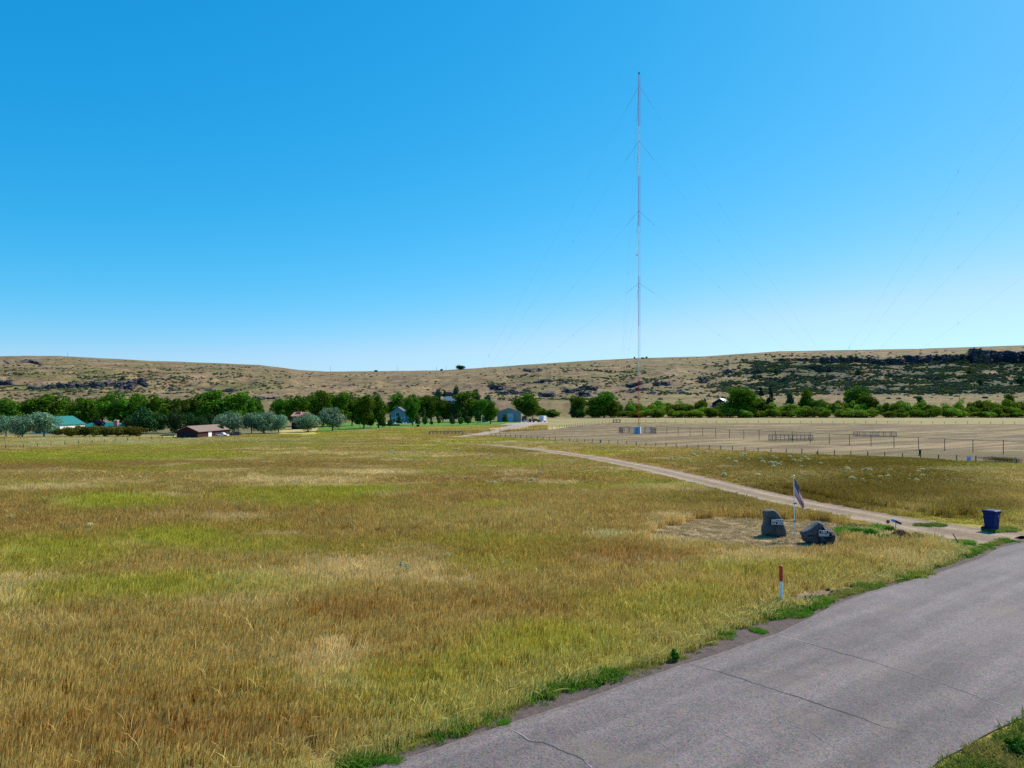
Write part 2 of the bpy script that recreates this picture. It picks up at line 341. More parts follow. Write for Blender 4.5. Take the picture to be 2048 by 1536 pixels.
def asphalt_mat():
    m = bpy.data.materials.new('asphalt'); m.use_nodes = True; n, l = m.node_tree.nodes, m.node_tree.links
    b = n['Principled BSDF']; b.inputs['Roughness'].default_value = .85; b.inputs['Specular IOR Level'].default_value = .3
    tc = n.new('ShaderNodeTexCoord')
    at = n.new('ShaderNodeVertexColor'); at.layer_name = 'col'
    vo = n.new('ShaderNodeTexVoronoi'); vo.inputs['Scale'].default_value = 32; l.new(tc.outputs['Object'], vo.inputs['Vector'])
    sep = n.new('ShaderNodeMapRange'); sep.inputs[3].default_value = .58; sep.inputs[4].default_value = 1.42
    sx = n.new('ShaderNodeSeparateColor'); l.new(vo.outputs['Color'], sx.inputs[0]); l.new(sx.outputs[0], sep.inputs[0])
    mx = n.new('ShaderNodeMix'); mx.data_type = 'RGBA'; mx.blend_type = 'MULTIPLY'; mx.inputs[0].default_value = 1
    l.new(at.outputs[0], mx.inputs[6]); l.new(sep.outputs[0], mx.inputs[7])
    hu = n.new('ShaderNodeMix'); hu.data_type = 'RGBA'; hu.inputs[0].default_value = .14; hu.blend_type = 'MIX'
    hh = n.new('ShaderNodeHueSaturation'); hh.inputs['Saturation'].default_value = .8; hh.inputs['Value'].default_value = .5; l.new(vo.outputs['Color'], hh.inputs['Color'])
    l.new(mx.outputs[2], hu.inputs[6]); l.new(hh.outputs[0], hu.inputs[7])
    mp = n.new('ShaderNodeMapping'); mp.vector_type = 'TEXTURE'; mp.inputs['Rotation'].default_value = (0, 0, math.radians(38)); mp.inputs['Scale'].default_value = (12, 1.1, 1)
    l.new(tc.outputs['Object'], mp.inputs[0])
    n2 = n.new('ShaderNodeTexNoise'); n2.inputs['Scale'].default_value = 1; n2.inputs['Detail'].default_value = 6; l.new(mp.outputs[0], n2.inputs['Vector'])
    mr = n.new('ShaderNodeMapRange'); mr.inputs[1].default_value = .3; mr.inputs[2].default_value = .7; mr.inputs[3].default_value = .66; mr.inputs[4].default_value = 1.28
    l.new(n2.outputs[0], mr.inputs[0])
    m3 = n.new('ShaderNodeMix'); m3.data_type = 'RGBA'; m3.blend_type = 'MULTIPLY'; m3.inputs[0].default_value = 1
    l.new(hu.outputs[2], m3.inputs[6]); l.new(mr.outputs[0], m3.inputs[7])
    n4 = n.new('ShaderNodeTexNoise'); n4.inputs['Scale'].default_value = .7; n4.inputs['Detail'].default_value = 8; n4.inputs['Roughness'].default_value = .7
    l.new(tc.outputs['Object'], n4.inputs['Vector'])
    r4 = n.new('ShaderNodeMapRange'); r4.inputs[1].default_value = .3; r4.inputs[2].default_value = .7; r4.inputs[3].default_value = .85; r4.inputs[4].default_value = 1.15
    l.new(n4.outputs[0], r4.inputs[0])
    m5 = n.new('ShaderNodeMix'); m5.data_type = 'RGBA'; m5.blend_type = 'MULTIPLY'; m5.inputs[0].default_value = 1
    l.new(m3.outputs[2], m5.inputs[6]); l.new(r4.outputs[0], m5.inputs[7])
    n6 = n.new('ShaderNodeTexNoise'); n6.inputs['Scale'].default_value = .38; n6.inputs['Detail'].default_value = 5; l.new(tc.outputs['Object'], n6.inputs['Vector'])
    r6 = n.new('ShaderNodeMapRange'); r6.inputs[1].default_value = .56; r6.inputs[2].default_value = .72; r6.inputs[3].default_value = 0; r6.inputs[4].default_value = .55; l.new(n6.outputs[0], r6.inputs[0])
    st_ = n.new('ShaderNodeMix'); st_.data_type = 'RGBA'; l.new(r6.outputs[0], st_.inputs[0]); l.new(m3.outputs[2], st_.inputs[6]); st_.inputs[7].default_value = (.165, .125, .092, 1); l.new(st_.outputs[2], m5.inputs[6]); l.new(m5.outputs[2], b.inputs['Base Color'])
    bp = n.new('ShaderNodeBump'); bp.inputs['Strength'].default_value = .5; bp.inputs['Distance'].default_value = .01
    l.new(vo.outputs['Distance'], bp.inputs['Height']); l.new(bp.outputs[0], b.inputs['Normal'])
    return m
M_ASPH = asphalt_mat()
M_CRACK = mat('crack_gap', (.045, .042, .045), .95, var=.3, vscale=4)
M_CRACKLIP = mat('crack_worn_lip', (.24, .21, .21), .95, var=.2, vscale=9)
M_GRAVEL = ground_mat('gravel', 3, .2, 26, .5, .9, .05)

sh = sheet('road_shoulder', densify(GRASS_EDGE, .3, .14, 2) + densify(ASPH_EDGE, .5, .03, 1)[::-1], .012, M_GRAVEL, (.112, .084, .074))
# a real slab, its broken edge 2-4 cm above the shoulder
road_pts = densify(ASPH_EDGE, .4, .05, 1) + [(x, y) for x, y in densify(RIGHT_EDGE, .5, .10, 9)][::-1]
road = sheet('road', road_pts, .035, M_ASPH, (.112, .082, .076))
bm = bmesh.new(); bm.from_mesh(road.data)
be = [e for e in bm.edges if e.is_boundary]
r = bmesh.ops.extrude_edge_only(bm, edges=be)
for v in [g for g in r['geom'] if isinstance(g, bmesh.types.BMVert)]: v.co.z = -.01
bm.to_mesh(road.data); bm.free()
for d in road.data.color_attributes['col'].data: d.color = (.112, .082, .076, 1)
# cracks laid into the road's own mesh
def crack(mb, pts, w, s, lip=.09):
    pl = densify([G(*p) for p in pts], .10)
    q = []
    for i, (x, y) in enumerate(pl):
        x2, y2 = pl[min(i + 1, len(pl) - 1)]; x1, y1 = pl[max(i - 1, 0)]; L = math.hypot(x2 - x1, y2 - y1) or 1
        nx, ny = -(y2 - y1) / L, (x2 - x1) / L
        o = .22 * float(fbm(np.array([x * 1.5]), np.array([y * 1.5]), s, 3)[0] - .5) + .08 * float(fbm(np.array([x * 7]), np.array([y * 7]), s, 2)[0] - .5)
        ww = w * (.3 + 1.2 * float(vnoise(np.array([x * 2.3]), np.array([y * 2.3]), s + 5)[0])) * min(1, i / 12, (len(pl) - 1 - i) / 12 + .02)
        q.append((x + nx * o, y + ny * o, nx, ny, ww, lip * (float(vnoise(np.array([x * 1.1]), np.array([y * 1.1]), s + 8)[0]) - .25)))
    for a, b in zip(q[:-1], q[1:]):
        mb.face([(a[0] + a[2] * a[4], a[1] + a[3] * a[4], .0395), (b[0] + b[2] * b[4], b[1] + b[3] * b[4], .0395),
                 (b[0] - b[2] * b[4], b[1] - b[3] * b[4], .0395), (a[0] - a[2] * a[4], a[1] - a[3] * a[4], .0395)], 0)
        if a[5] > 0.004 and b[5] > 0.004:
            mb.face([(a[0] + a[2] * a[5], a[1] + a[3] * a[5], .0375), (b[0] + b[2] * b[5], b[1] + b[3] * b[5], .0375),
                     (b[0] - b[2] * b[5] * .2, b[1] - b[3] * b[5] * .2, .0375), (a[0] - a[2] * a[5] * .2, a[1] - a[3] * a[5] * .2, .0375)], 1)
mb = MB()
crack(mb, [(1012, 1456), (1060, 1483), (1100, 1496), (1150, 1515), (1180, 1540)], .026, 3, .14)
crack(mb, [(1373, 1329), (1450, 1350), (1530, 1375), (1600, 1397), (1680, 1425), (1760, 1455), (1830, 1472)], .020, 7, .10)
crack(mb, [(1556, 1274), (1640, 1296), (1740, 1325), (1850, 1360), (1950, 1395), (2010, 1415)], .014, 12, .10)
crack(mb, [(1400, 1452), (1450, 1472), (1490, 1495), (1515, 1506)], .011, 17, .03)
crack(mb, [(1560, 1443), (1610, 1465), (1650, 1485), (1690, 1505)], .011, 19, .04)
cr = mb.build('crack', [M_CRACK, M_CRACKLIP]); cr.parent = road
mb = MB(); el_ = densify(ASPH_EDGE[1:-2], .25, .05, 1)
for (x0, y0), (x1, y1) in zip(el_[:-1], el_[1:]):
    L = math.hypot(x1 - x0, y1 - y0) or 1; nx, ny = (y1 - y0) / L, -(x1 - x0) / L
    ww = [.02 + .16 * float(vnoise(np.array([x * 1.2]), np.array([y * 1.2]), 12)[0]) for x, y in ((x0, y0), (x1, y1))]
    mb.face([(x0 + nx * .01, y0 + ny * .01, .0375), (x1 + nx * .01, y1 + ny * .01, .0375), (x1 + nx * ww[1], y1 + ny * ww[1], .0375), (x0 + nx * ww[0], y0 + ny * ww[0], .0375)])
we = mb.build('worn_edge', mat('worn_asphalt_edge', (.150, .117, .105), .95, var=.3, vscale=6)); we.parent = road
# driveway: dirt and gravel with two worn wheel tracks and a grassy middle
def ribbon(name, pl, hw, z, colf, m, cols=13, step=.6, jit=.35):
    pts = []; W = []
    for i, ((x0, y0), (x1, y1)) in enumerate(zip(pl[:-1], pl[1:])):
        n = max(1, int(math.hypot(x1 - x0, y1 - y0) / step))
        for k in range(n): t = k / n; pts.append((x0 + (x1 - x0) * t, y0 + (y1 - y0) * t)); W.append(hw[i] * (1 - t) + hw[i + 1] * t)
    pts.append(pl[-1]); W.append(hw[-1]); P = np.array(pts); W = np.array(W)
    for _ in range(10): P[1:-1] = (P[:-2] + P[2:] + P[1:-1] * 2) / 4
    T = np.gradient(P, axis=0); T /= np.linalg.norm(T, axis=1)[:, None] + 1e-9; N = np.stack([-T[:, 1], T[:, 0]], 1)
    u = np.linspace(-1, 1, cols)
    ed = 1 + jit * (fbm(P[:, 0] * .9, P[:, 1] * .9, 4, 3) - .5)
    X = P[:, None, 0] + N[:, None, 0] * u[None] * (W * ed)[:, None]; Y = P[:, None, 1] + N[:, None, 1] * u[None] * (W * ed)[:, None]
    U = np.broadcast_to(u[None], X.shape); c = colf(X, Y, U)
    r_, c_ = X.shape; f = (np.arange(r_ - 1)[:, None] * c_ + np.arange(c_ - 1)[None]).ravel(); f = np.stack([f, f + c_, f + c_ + 1, f + 1], 1)
    v = np.stack([X, Y, np.full(X.shape, z) - .018 * (np.abs(np.abs(U) - .5) < .2)], -1).reshape(-1, 3)
    me = new_mesh(name, v, f, [m], col=c.reshape(-1, 3)); me.flip_normals() if me.polygons[0].normal.z < 0 else None
    o = link(name, me); tag(o, kind='structure'); return o
def dcol(X, Y, U):
    n = fbm(X / .8, Y / .8, 9, 4); tr = np.exp(-((np.abs(U) - .5) / .22) ** 2)
    a = np.array((.21, .145, .095)); b = np.array((.32, .24, .17)); g = np.array((.24, .19, .09))
    c = a * (1 - tr[..., None]) + b * tr[..., None]; mid = np.exp(-(U / .2) ** 2) * sstep(.4, .6, fbm(X / 3, Y / 3, 19, 3)); c = c * (1 - .6 * mid[..., None]) + g * .6 * mid[..., None]
    return c * (.7 + .6 * n[..., None])
drive = ribbon('gravel_driveway', DRIVE, DRIVE_W, .03, dcol, M_GRAVEL)
track = ribbon('barn_track', BARN_TRACK, [1.2, 1.8, 2.6, 3.5, 5], .03, lambda X, Y, U: np.array((.30, .235, .18)) * (.8 + .4 * fbm(X / 3, Y / 3, 9, 3)[..., None]), M_GRAVEL, step=2, jit=.5)
yard = sheet('gravel_yard', poly([(985, 849), (1060, 850), (1096, 845.5), (1096, 842.5), (985, 843)]), .028, M_GRAVEL, (.33, .27, .22))
lawn = sheet('lawn', densify(LAWN + [LAWN[0]], 3, 1.5)[:-1], .05, ground_mat('watered_lawn', .15, .25, 2, .2, .3, .05), (.085, .18, .018))
road_sp = sheet('pale_track_patch', poly([(712, 878), (725, 874.5), (760, 873), (790, 872.5), (760, 875.5), (728, 880)]), .03, M_GRAVEL, (.38, .31, .25))

# ------------------------------------------------------------------ hills
SKX = [-1400, -300, 0, 60, 120, 200, 300, 350, 450, 520, 560, 600, 650, 750, 880, 940, 1000, 1100, 1200, 1280, 1400, 1560, 1700, 1850, 2048, 2400, 3400]
SKY_ = [705, 712, 712.5, 711.5, 712, 716, 721.5, 723, 727, 730, 735, 740, 743, 742.5, 740.5, 737, 733, 726, 720, 716, 713, 702.5, 700, 697, 690.5, 684, 670]
hpx = np.concatenate([np.arange(-1300, -40, 14), np.arange(-40, 2090, 2.6), np.arange(2090, 3400, 14)])
rows = np.concatenate([[1.0, .97, .94], np.linspace(.92, 0, 200)])
ys = np.interp(hpx, SKX, SKY_)
# depth of the slope along each sight line, measured in fractions of the way up (0 skyline, 1 foot)
PXg, Tg = np.meshgrid(hpx, rows)
YS = np.interp(PXg, hpx, ys)
foot = 806.0
PYg = YS + (foot - YS) * Tg
Yg = np.interp(Tg, [0, .12, .35, .6, .85, .94, 1.0], [1420, 1120, 960, 820, 660, 560, 520])
Yg = Yg + 60 * (fbm(PXg / 160, Tg * 3, 5, 3) - .5) * np.sin(np.pi * np.clip(Tg, 0, 1))
LEDGES = [  # px from, px to, row top, row bottom
 (1630, 3400, 717, 726), (1800, 3400, 712, 722), (1930, 3400, 706, 726), (50, 300, 765, 775), (190, 270, 771, 779), (-40, 30, 760, 768), (0, 90, 722, 725), (330, 480, 776, 780),
 (955, 1015, 772, 779), (1060, 1145, 766, 772), (1070, 1210, 783, 790), (1120, 1200, 777, 783), (1600, 1700, 733, 742), (1390, 1420, 751, 760), (1040, 1090, 738, 744), (1240, 1290, 762, 768),
 (990, 1060, 779, 784), (1250, 1370, 781, 786), (860, 920, 777, 783), (1300, 1350, 764, 770), (1440, 1600, 740, 746), (1500, 1900, 752, 757), (1550, 1680, 716, 721), (500, 560, 793, 797), (540, 560, 762, 766)]
rockw = np.zeros_like(PXg)
zg = CAMH + (HZ - PYg) / F * Yg
for i, (x0, x1, yt, yb) in enumerate(LEDGES):
    wv = 2.5 * (fbm(hpx / 18, hpx * 0 + i, 30 + i, 3) - .5) * 2
    top = yt + wv[None]; bot = yb + wv[None]
    skyd = 0
    wx = sstep(x0, x0 + 14, PXg) * (1 - sstep(x1 - 14, x1, PXg)) * sstep(.05 if i in (0, 1, 2, 3) else .2, .3 if i in (0, 1, 2, 3) else .5, fbm(PXg / 22, PXg * 0, 60 + i, 3))
    inn = (PYg > top) & (PYg < bot)
    ymid = np.array([np.interp((top[0, j] + bot[0, j]) / 2, PYg[::-1, j], Yg[::-1, j]) for j in range(len(hpx))])[None]
    Yg = np.where(inn, Yg * (1 - .93 * wx) + ymid * .93 * wx, Yg); rockw = np.where(inn, np.maximum(rockw, wx), rockw)
Xg = (PXg - 1024) / F * Yg
env = np.clip(np.sin(np.pi * np.clip(Tg * 1.02, 0, 1)), 0, 1)
zg = zg + env * (13 * (fbm(Xg / 90, Yg / 140, 2, 4) - .5) - 9 * np.abs(fbm(Xg / 45, Yg / 160, 71, 3) - .5) * 2 + 2.4 * (fbm(Xg / 11, Yg / 11, 3, 3) - .5)) + .8 * (fbm(Xg / 25, Yg / 25, 4, 3) - .5)
# plateau behind the skyline
back = [];
for k, (yy, dz) in enumerate(((1700, -1.0), (2300, -3.0), (3600, -10))):
    Yb = np.full(hpx.shape, float(yy)); zb = CAMH + (HZ - (ys + .8 + k * 1.5)) / F * Yb; back.append(((hpx - 1024) / F * Yb, Yb, zb))
lead = [((hpx - 1024) / F * 470, np.full(hpx.shape, 470.), np.full(hpx.shape, -.3))]
XX = np.vstack([l[0] for l in lead] + [Xg] + [b[0] for b in back]); YY = np.vstack([l[1] for l in lead] + [Yg] + [b[1] for b in back]); ZZ = np.vstack([l[2] for l in lead] + [zg] + [b[2] for b in back])
nr, nc = XX.shape
hf = (np.arange(nr - 1)[:, None] * nc + np.arange(nc - 1)[None]).ravel(); hf = np.stack([hf, hf + 1, hf + nc + 1, hf + nc], 1)
PX2 = PX(XX, YY); PY2 = PY(YY, ZZ)
hc = np.array((.19, .127, .066)) * (.55 + .9 * fbm(XX / 30, YY / 20, 5, 4)[..., None])
grn = sstep(.44, .6, fbm(XX / 50, YY / 25, 15, 4)) * .65 * (1 - sstep(500, 640, PX2) * (1 - sstep(900, 1100, PX2)) * .5)
hc = hc * (1 - grn[..., None]) + np.array((.115, .11, .03)) * grn[..., None]
dk = sstep(1380, 1620, PX2) * sstep(716, 730, PY2) * (1 - sstep(782, 794, PY2)) * sstep(.36, .52, fbm(XX / 40, YY / 30, 25, 4))
hc = hc * (1 - .75 * dk[..., None]) + np.array((.05, .062, .03)) * .75 * dk[..., None]
bn = sstep(786, 796, PY2) * sstep(1000, 1060, PX2); hc = hc * (1 - .5 * bn[..., None]) + np.array((.17, .125, .045)) * .5 * bn[..., None]
rk = np.zeros_like(XX); rk[len(lead):len(lead) + rockw.shape[0]] = rockw
rkc = np.array((.045, .043, .062)) * (.5 + fbm(XX / 8, ZZ / 1.2, 17, 3))[..., None]
hc = hc * (.45 + 1.1 * fbm(XX / 6, YY / 5, 205, 4)[..., None]); hc = hc * (1 - rk[..., None]) + rkc * rk[..., None]
hills = link('hills', new_mesh('hills', np.stack([XX, YY, ZZ], -1).reshape(-1, 3), hf, [M_HILL], smooth=False, col=hc.reshape(-1, 3))); tag(hills, kind='structure')

def hill_at(px, py):           # the point of the hillside seen at a photograph pixel
    j = int(np.argmin(np.abs(hpx - px))); colpy = PY2[len(lead):len(lead) + len(rows), j]
    i = int(np.argmin(np.abs(colpy - py))) + len(lead)
    return XX[i, j], YY[i, j], ZZ[i, j]

# ------------------------------------------------------------------ leaf clouds
def leaf_quads(P, Nn, size, rng, aspect=.7):
    n = len(P); a = rng.normal(size=(n, 3)); t = np.cross(Nn, a); t /= np.linalg.norm(t, axis=1)[:, None] + 1e-9; b = np.cross(Nn, t)
    s = size * (.6 + .8 * rng.rand(n))[:, None]; t = t * s; b = b * s * aspect
    v = np.stack([P - t, P - b * .9, P + t, P + b], 1).reshape(-1, 3); f = np.arange(4 * n).reshape(n, 4); return v, f
def crown_mesh(name, m, seed, H=12., W=10., z0=1.6, ncl=26, nleaf=4200, leaf=.34, shape='round', cl=(.14, .24)):
    rng = np.random.RandomState(seed); C = []; R = []
    while len(C) < ncl:
        d = rng.normal(size=3); d /= np.linalg.norm(d); rad = rng.rand() ** .4
        p = d * rad
        if shape == 'cone':
            h = rng.rand() ** 1.35; rr = (1 - h) ** .85 * (.45 + .25 * rng.rand()) * (1 if h > .12 else .7); a = rng.rand() * 6.283
            c = np.array([math.cos(a) * rr * W / 2, math.sin(a) * rr * W / 2, z0 + h * (H - z0) * .95]); r = W * (cl[0] + (cl[1] - cl[0]) * rng.rand()) * (1.1 - .75 * h)
        else:
            r = W * (cl[0] + (cl[1] - cl[0]) * rng.rand())
            hx = (W / 2 - r * .8); hz = (H - z0) / 2 - r * .6
            c = np.array([p[0] * hx, p[1] * hx, (H + z0) / 2 + p[2] * hz])
            if shape == 'top': c[:2] *= (1.0 - .45 * max(0, -p[2]))
            if shape == 'bush': c[2] = max(c[2], r * .6)
        C.append(c); R.append(r)
    C = np.array(C); R = np.array(R); w_ = R ** 2 / np.sum(R ** 2); k = rng.choice(len(C), nleaf, p=w_)
    d = rng.normal(size=(nleaf, 3)); d /= np.linalg.norm(d, axis=1)[:, None]
    P = C[k] + d * (R[k] * (.55 + .5 * rng.rand(nleaf) ** .6))[:, None] * np.array([1.05, 1.05, .85]); P[:, 2] = np.maximum(P[:, 2], .05)
    Nn = d * .9 + rng.normal(size=(nleaf, 3)) * .5; Nn /= np.linalg.norm(Nn, axis=1)[:, None]
    v, f = leaf_quads(P, Nn, leaf, rng); me = new_mesh(name, v, f, [m])
    a = me.attributes.new('lf', 'FLOAT', 'POINT'); tone = rng.rand(len(C)); lf = np.clip(.55 * tone[k] + .45 * rng.rand(nleaf), 0, 1); a.data.foreach_set('value', np.repeat(lf, 4).astype(np.float32))
    return me, C
M_BARK = mat('bark', (.16, .13, .10), .95, var=.3, vscale=2, bump=.6, bscale=6)
def trunk_mesh(name, C, seed, H, z0, r0, lean=0.03, n_l=9):
    rng = random.Random(seed); mb = MB(); top = Vector((lean * H, 0, z0 + (H - z0) * .5)); mid = Vector((0, 0, z0))
    mb.tube((0, 0, -.05), mid, r0, r0 * .75, 8); mb.tube(mid, top, r0 * .75, r0 * .35, 7)
    for c in rng.sample(list(map(tuple, C)), min(n_l, len(C))):
        t = rng.uniform(0, .9); s = mid.lerp(top, t); e = Vector(c)
        mb.tube(s, s.lerp(e, .5) + Vector((0, 0, .1 * H * rng.random())), r0 * .35, r0 * .2, 5); mb.tube(s.lerp(e, .5) + Vector((0, 0, .03 * H)), e, r0 * .2, r0 * .07, 5)
    me = new_mesh(name, mb.v, mb.f, [M_BARK]); return me

ML = {'cottonwood': leaf_mat('cottonwood_leaf', (.028, .08, .010), (.12, .23, .016), .30, .28),
      'olive': leaf_mat('silver_leaf', (.10, .18, .10), (.24, .36, .21), .2, .14),
      'ash': leaf_mat('ash_leaf', (.025, .075, .02), (.07, .15, .025), .25, .2),
      'willow': leaf_mat('willow_leaf', (.055, .12, .012), (.22, .31, .03), .38, .45),
      'spruce': leaf_mat('spruce_needle', (.010, .03, .018), (.03, .06, .03), .05, .2),
      'juniper': leaf_mat('juniper_leaf', (.020, .055, .018), (.05, .10, .03), .1, .2),
      'hedge': leaf_mat('hedge_leaf', (.055, .075, .012), (.19, .17, .03), .25, .25),
      'plum': leaf_mat('plum_leaf', (.015, .012, .035), (.05, .04, .085), .1, .1),
      'farblue': leaf_mat('distant_green_leaf', (.025, .075, .045), (.06, .13, .06), .2, .2)}
KINDS = {}
def kind(k, m, n, H, W, z0, r0, **kw):
    KINDS[k] = (H, W, [])
    for i in range(n):
        me, C = crown_mesh(k + '_crown', ML[m], 100 + len(KINDS) * 37 + i, H, W, z0, **kw)
        tm = trunk_mesh(k + '_trunk', C, i + 5, H, max(z0, .6), r0) if r0 else None
        KINDS[k][2].append((me, tm))
kind('cottonwood', 'cottonwood', 7, 12, 10, .6, .35, ncl=42, nleaf=5600, leaf=.28, cl=(.075, .2))
kind('tallwood', 'cottonwood', 2, 12, 8, .9, .38, ncl=34, nleaf=5000, leaf=.30, cl=(.13, .22), shape='top')
kind('olive', 'olive', 4, 7, 7.5, .05, .2, ncl=34, nleaf=5200, leaf=.19, cl=(.13, .22), shape='bush')
kind('ash', 'ash', 4, 5, 3.4, 1.0, .09, ncl=16, nleaf=1900, leaf=.15, shape='cone', cl=(.16, .26))
kind('willow', 'willow', 5, 6, 7, .1, 0, ncl=22, nleaf=3000, leaf=.24, shape='bush', cl=(.13, .22))
kind('spruce', 'spruce', 2, 12, 6, .4, .2, ncl=40, nleaf=2600, leaf=.3, shape='cone', cl=(.1, .2))
kind('juniper', 'juniper', 3, 6, 7, .1, 0, ncl=24, nleaf=3600, leaf=.22, shape='bush', cl=(.14, .24))
kind('hedge', 'hedge', 3, 2.2, 4, .05, 0, ncl=18, nleaf=2400, leaf=.13, shape='bush', cl=(.13, .2))
kind('plum', 'plum', 1, 4, 4, .3, .1, ncl=14, nleaf=1500, leaf=.16)
kind('farblue', 'farblue', 3, 9, 7, .3, .2, ncl=20, nleaf=2400, leaf=.3, cl=(.14, .24))
_c = {}
def plant(k, px, Y, top, wpx, label, cat='tree', group=None, name=None, zg=0.0):
    H0, W0, vs = KINDS[k]; i = _c.get(k, 0); _c[k] = i + 1
    cm, tm = vs[i % len(vs)]
    H = ZAT(top, Y) - zg; W = wpx * Y / F * (1.3 if k == 'cottonwood' and px < 1000 else 1.24 if k == 'olive' else 1.12)
    X = AT(px, Y)
    nm = name or {'cottonwood': 'cottonwood_tree', 'tallwood': 'cottonwood_tree', 'olive': 'silver_olive_tree', 'ash': 'ash_tree', 'willow': 'willow_bush', 'spruce': 'spruce_tree',
                  'juniper': 'juniper_bush', 'hedge': 'hedge_bush', 'plum': 'plum_tree', 'farblue': 'green_tree'}[k]
    S = (W / W0, W / W0, H / H0)
    if tm:
        o = empty(nm, (X, Y, zg), rnd.uniform(0, 6.28), label=label, cat=cat, group=group); o.scale = S
        link('crown', cm, o); link('trunk', tm, o)
    else:
        o = link(nm, cm, None, (X, Y, zg)); o.rotation_euler = (0, 0, rnd.uniform(0, 6.28)); o.scale = S; tag(o, label, cat, group)
    return o

def base(py): return CAMH * F / (py - HZ)
GL = 'cottonwoods behind the houses on the left'
for px, Y, top, wd, lab in [
  (10, 235, 798, 62, 'broad cottonwood at the far left edge behind the silver olives'),
  (50, 262, 795, 50, 'cottonwood just right of the left edge, lower than its right neighbour'),
  (93, 245, 783, 72, 'tall rounded cottonwood above the silver olives, left of the green barn roof'),
  (130, 262, 795, 42, 'cottonwood rising directly behind the teal barn roof'),
  (168, 240, 793, 58, 'dark cottonwood behind the gap between teal barn and teal-roofed house'),
  (205, 258, 788, 48, 'cottonwood above the purple-leaved tree'),
  (238, 240, 779, 66, 'tallest cottonwood of the left grove, above the brick chimney'),
  (275, 262, 788, 46, 'cottonwood just right of the brick chimney, behind the dark junipers'),
  (304, 240, 784, 54, 'bright-topped cottonwood left of the brown shed, over the junipers'),
  (345, 258, 792, 56, 'lower cottonwood behind the left end of the brown shed'),
  (385, 248, 791, 46, 'cottonwood standing over the middle of the brown shed roof'),
  (425, 240, 777, 62, 'tall dark-topped cottonwood behind the white pickup'),
  (466, 240, 780, 62, 'bright cottonwood between the tall dark one and the gap in the grove'),
  (500, 250, 787, 40, 'cottonwood at the left side of the gap where the hillside shows'),
  (517, 262, 801, 22, 'small yellow-green cottonwood leaning into the gap in the grove'),
  (565, 258, 788, 40, 'cottonwood at the right side of the gap in the grove'),
  (594, 250, 786, 44, 'cottonwood behind the house with the red-brown roof'),
  (622, 262, 784, 40, 'cottonwood just right of the red-brown roof'),
  (645, 245, 778, 46, 'tall cottonwood above the rightmost silver olive on the lawn edge'),
  (676, 255, 780, 46, 'cottonwood between the silver olive and the lawn trees'),
  (704, 262, 782, 40, 'dark cottonwood at the left end of the green lawn'),
  (796, 350, 788, 46, 'cottonwood behind the grey gabled house'),
  (833, 330, 784, 44, 'bright cottonwood just right of the grey gabled house'),
  (862, 330, 786, 46, 'bright cottonwood left of the blue roof on the rise'),
  (886, 318, 797, 32, 'lower cottonwood in front of the blue roof on the rise'),
  (932, 322, 780, 60, 'broad cottonwood right of the blue roof, behind the lawn'),
  (960, 318, 795, 36, 'cottonwood left of the pale carport'),
  (1052, 400, 779, 54, 'large cottonwood right of the grey metal barn'),
  (1065, 392, 798, 36, 'shorter cottonwood behind the white trailer'),
  (1155, 445, 787, 38, 'cottonwood left of the big dark pair in mid field edge'),
  (1208, 440, 779, 52, 'tall cottonwood at the field edge left of the radio mast'),
  (1190, 437, 793, 40, 'darker left half of the cottonwood pair left of the radio mast'),
  (1222, 437, 797, 42, 'lower right cottonwood of the pair left of the radio mast'),
  (1483, 452, 771, 74, 'big bright cottonwood beside the dark farmhouse with the white roof'),
  (1512, 455, 790, 36, 'lower right shoulder cottonwood beside the big bright one'),
  (1612, 470, 778, 36, 'upright cottonwood alone above the willow thicket, right of the two spruces'),
  (1625, 462, 795, 30, 'small pale cottonwood right of the upright one above the thicket'),
  (1715, 480, 767, 48, 'dark tall cottonwood against the right hillside'),
  (1734, 460, 788, 46, 'bright cottonwood in front of the dark tall one on the right'),
  (2018, 480, 786, 28, 'cottonwood near the right edge above the thicket')]:
    plant('cottonwood', px, Y, top, wd, lab, group=GL if px < 720 else None)
plant('tallwood', 728, base(858), 779, 42, 'tall dark cottonwood with a thick trunk at the left end of the lawn')
plant('tallwood', 757, base(856), 787, 36, 'slimmer cottonwood on the lawn left of the grey gabled house')
plant('tallwood', 825, base(851), 786, 32, 'tall cottonwood on the lawn just right of the grey gabled house')
plant('tallwood', 981, base(848), 803, 32, 'cottonwood on the lawn between the carport and the metal barn')
for px, bp, top, wd, lab in [(12, 873, 829, 40, 'silver olive at the left edge of the picture'), (45, 874, 827, 46, 'second silver olive from the left edge'),
  (88, 873, 818, 54, 'largest silver olive of the left clump, beside the teal barn'), (458, 868, 822, 52, 'round silver olive behind the white pickup'),
  (503, 867, 822, 36, 'silver olive, leftmost of the touching three between pickup and brick house'), (528, 867, 820, 46, 'silver olive, middle of the touching three'),
  (557, 866, 825, 38, 'silver olive, rightmost of the touching three'), (616, 864, 824, 50, 'round low silver olive hiding the red-roofed house'),
  (665, 862, 812, 52, 'silver olive with one trunk at the left tip of the lawn')]:
    plant('olive', px, base(bp), top, wd, lab, group='silver olive trees')
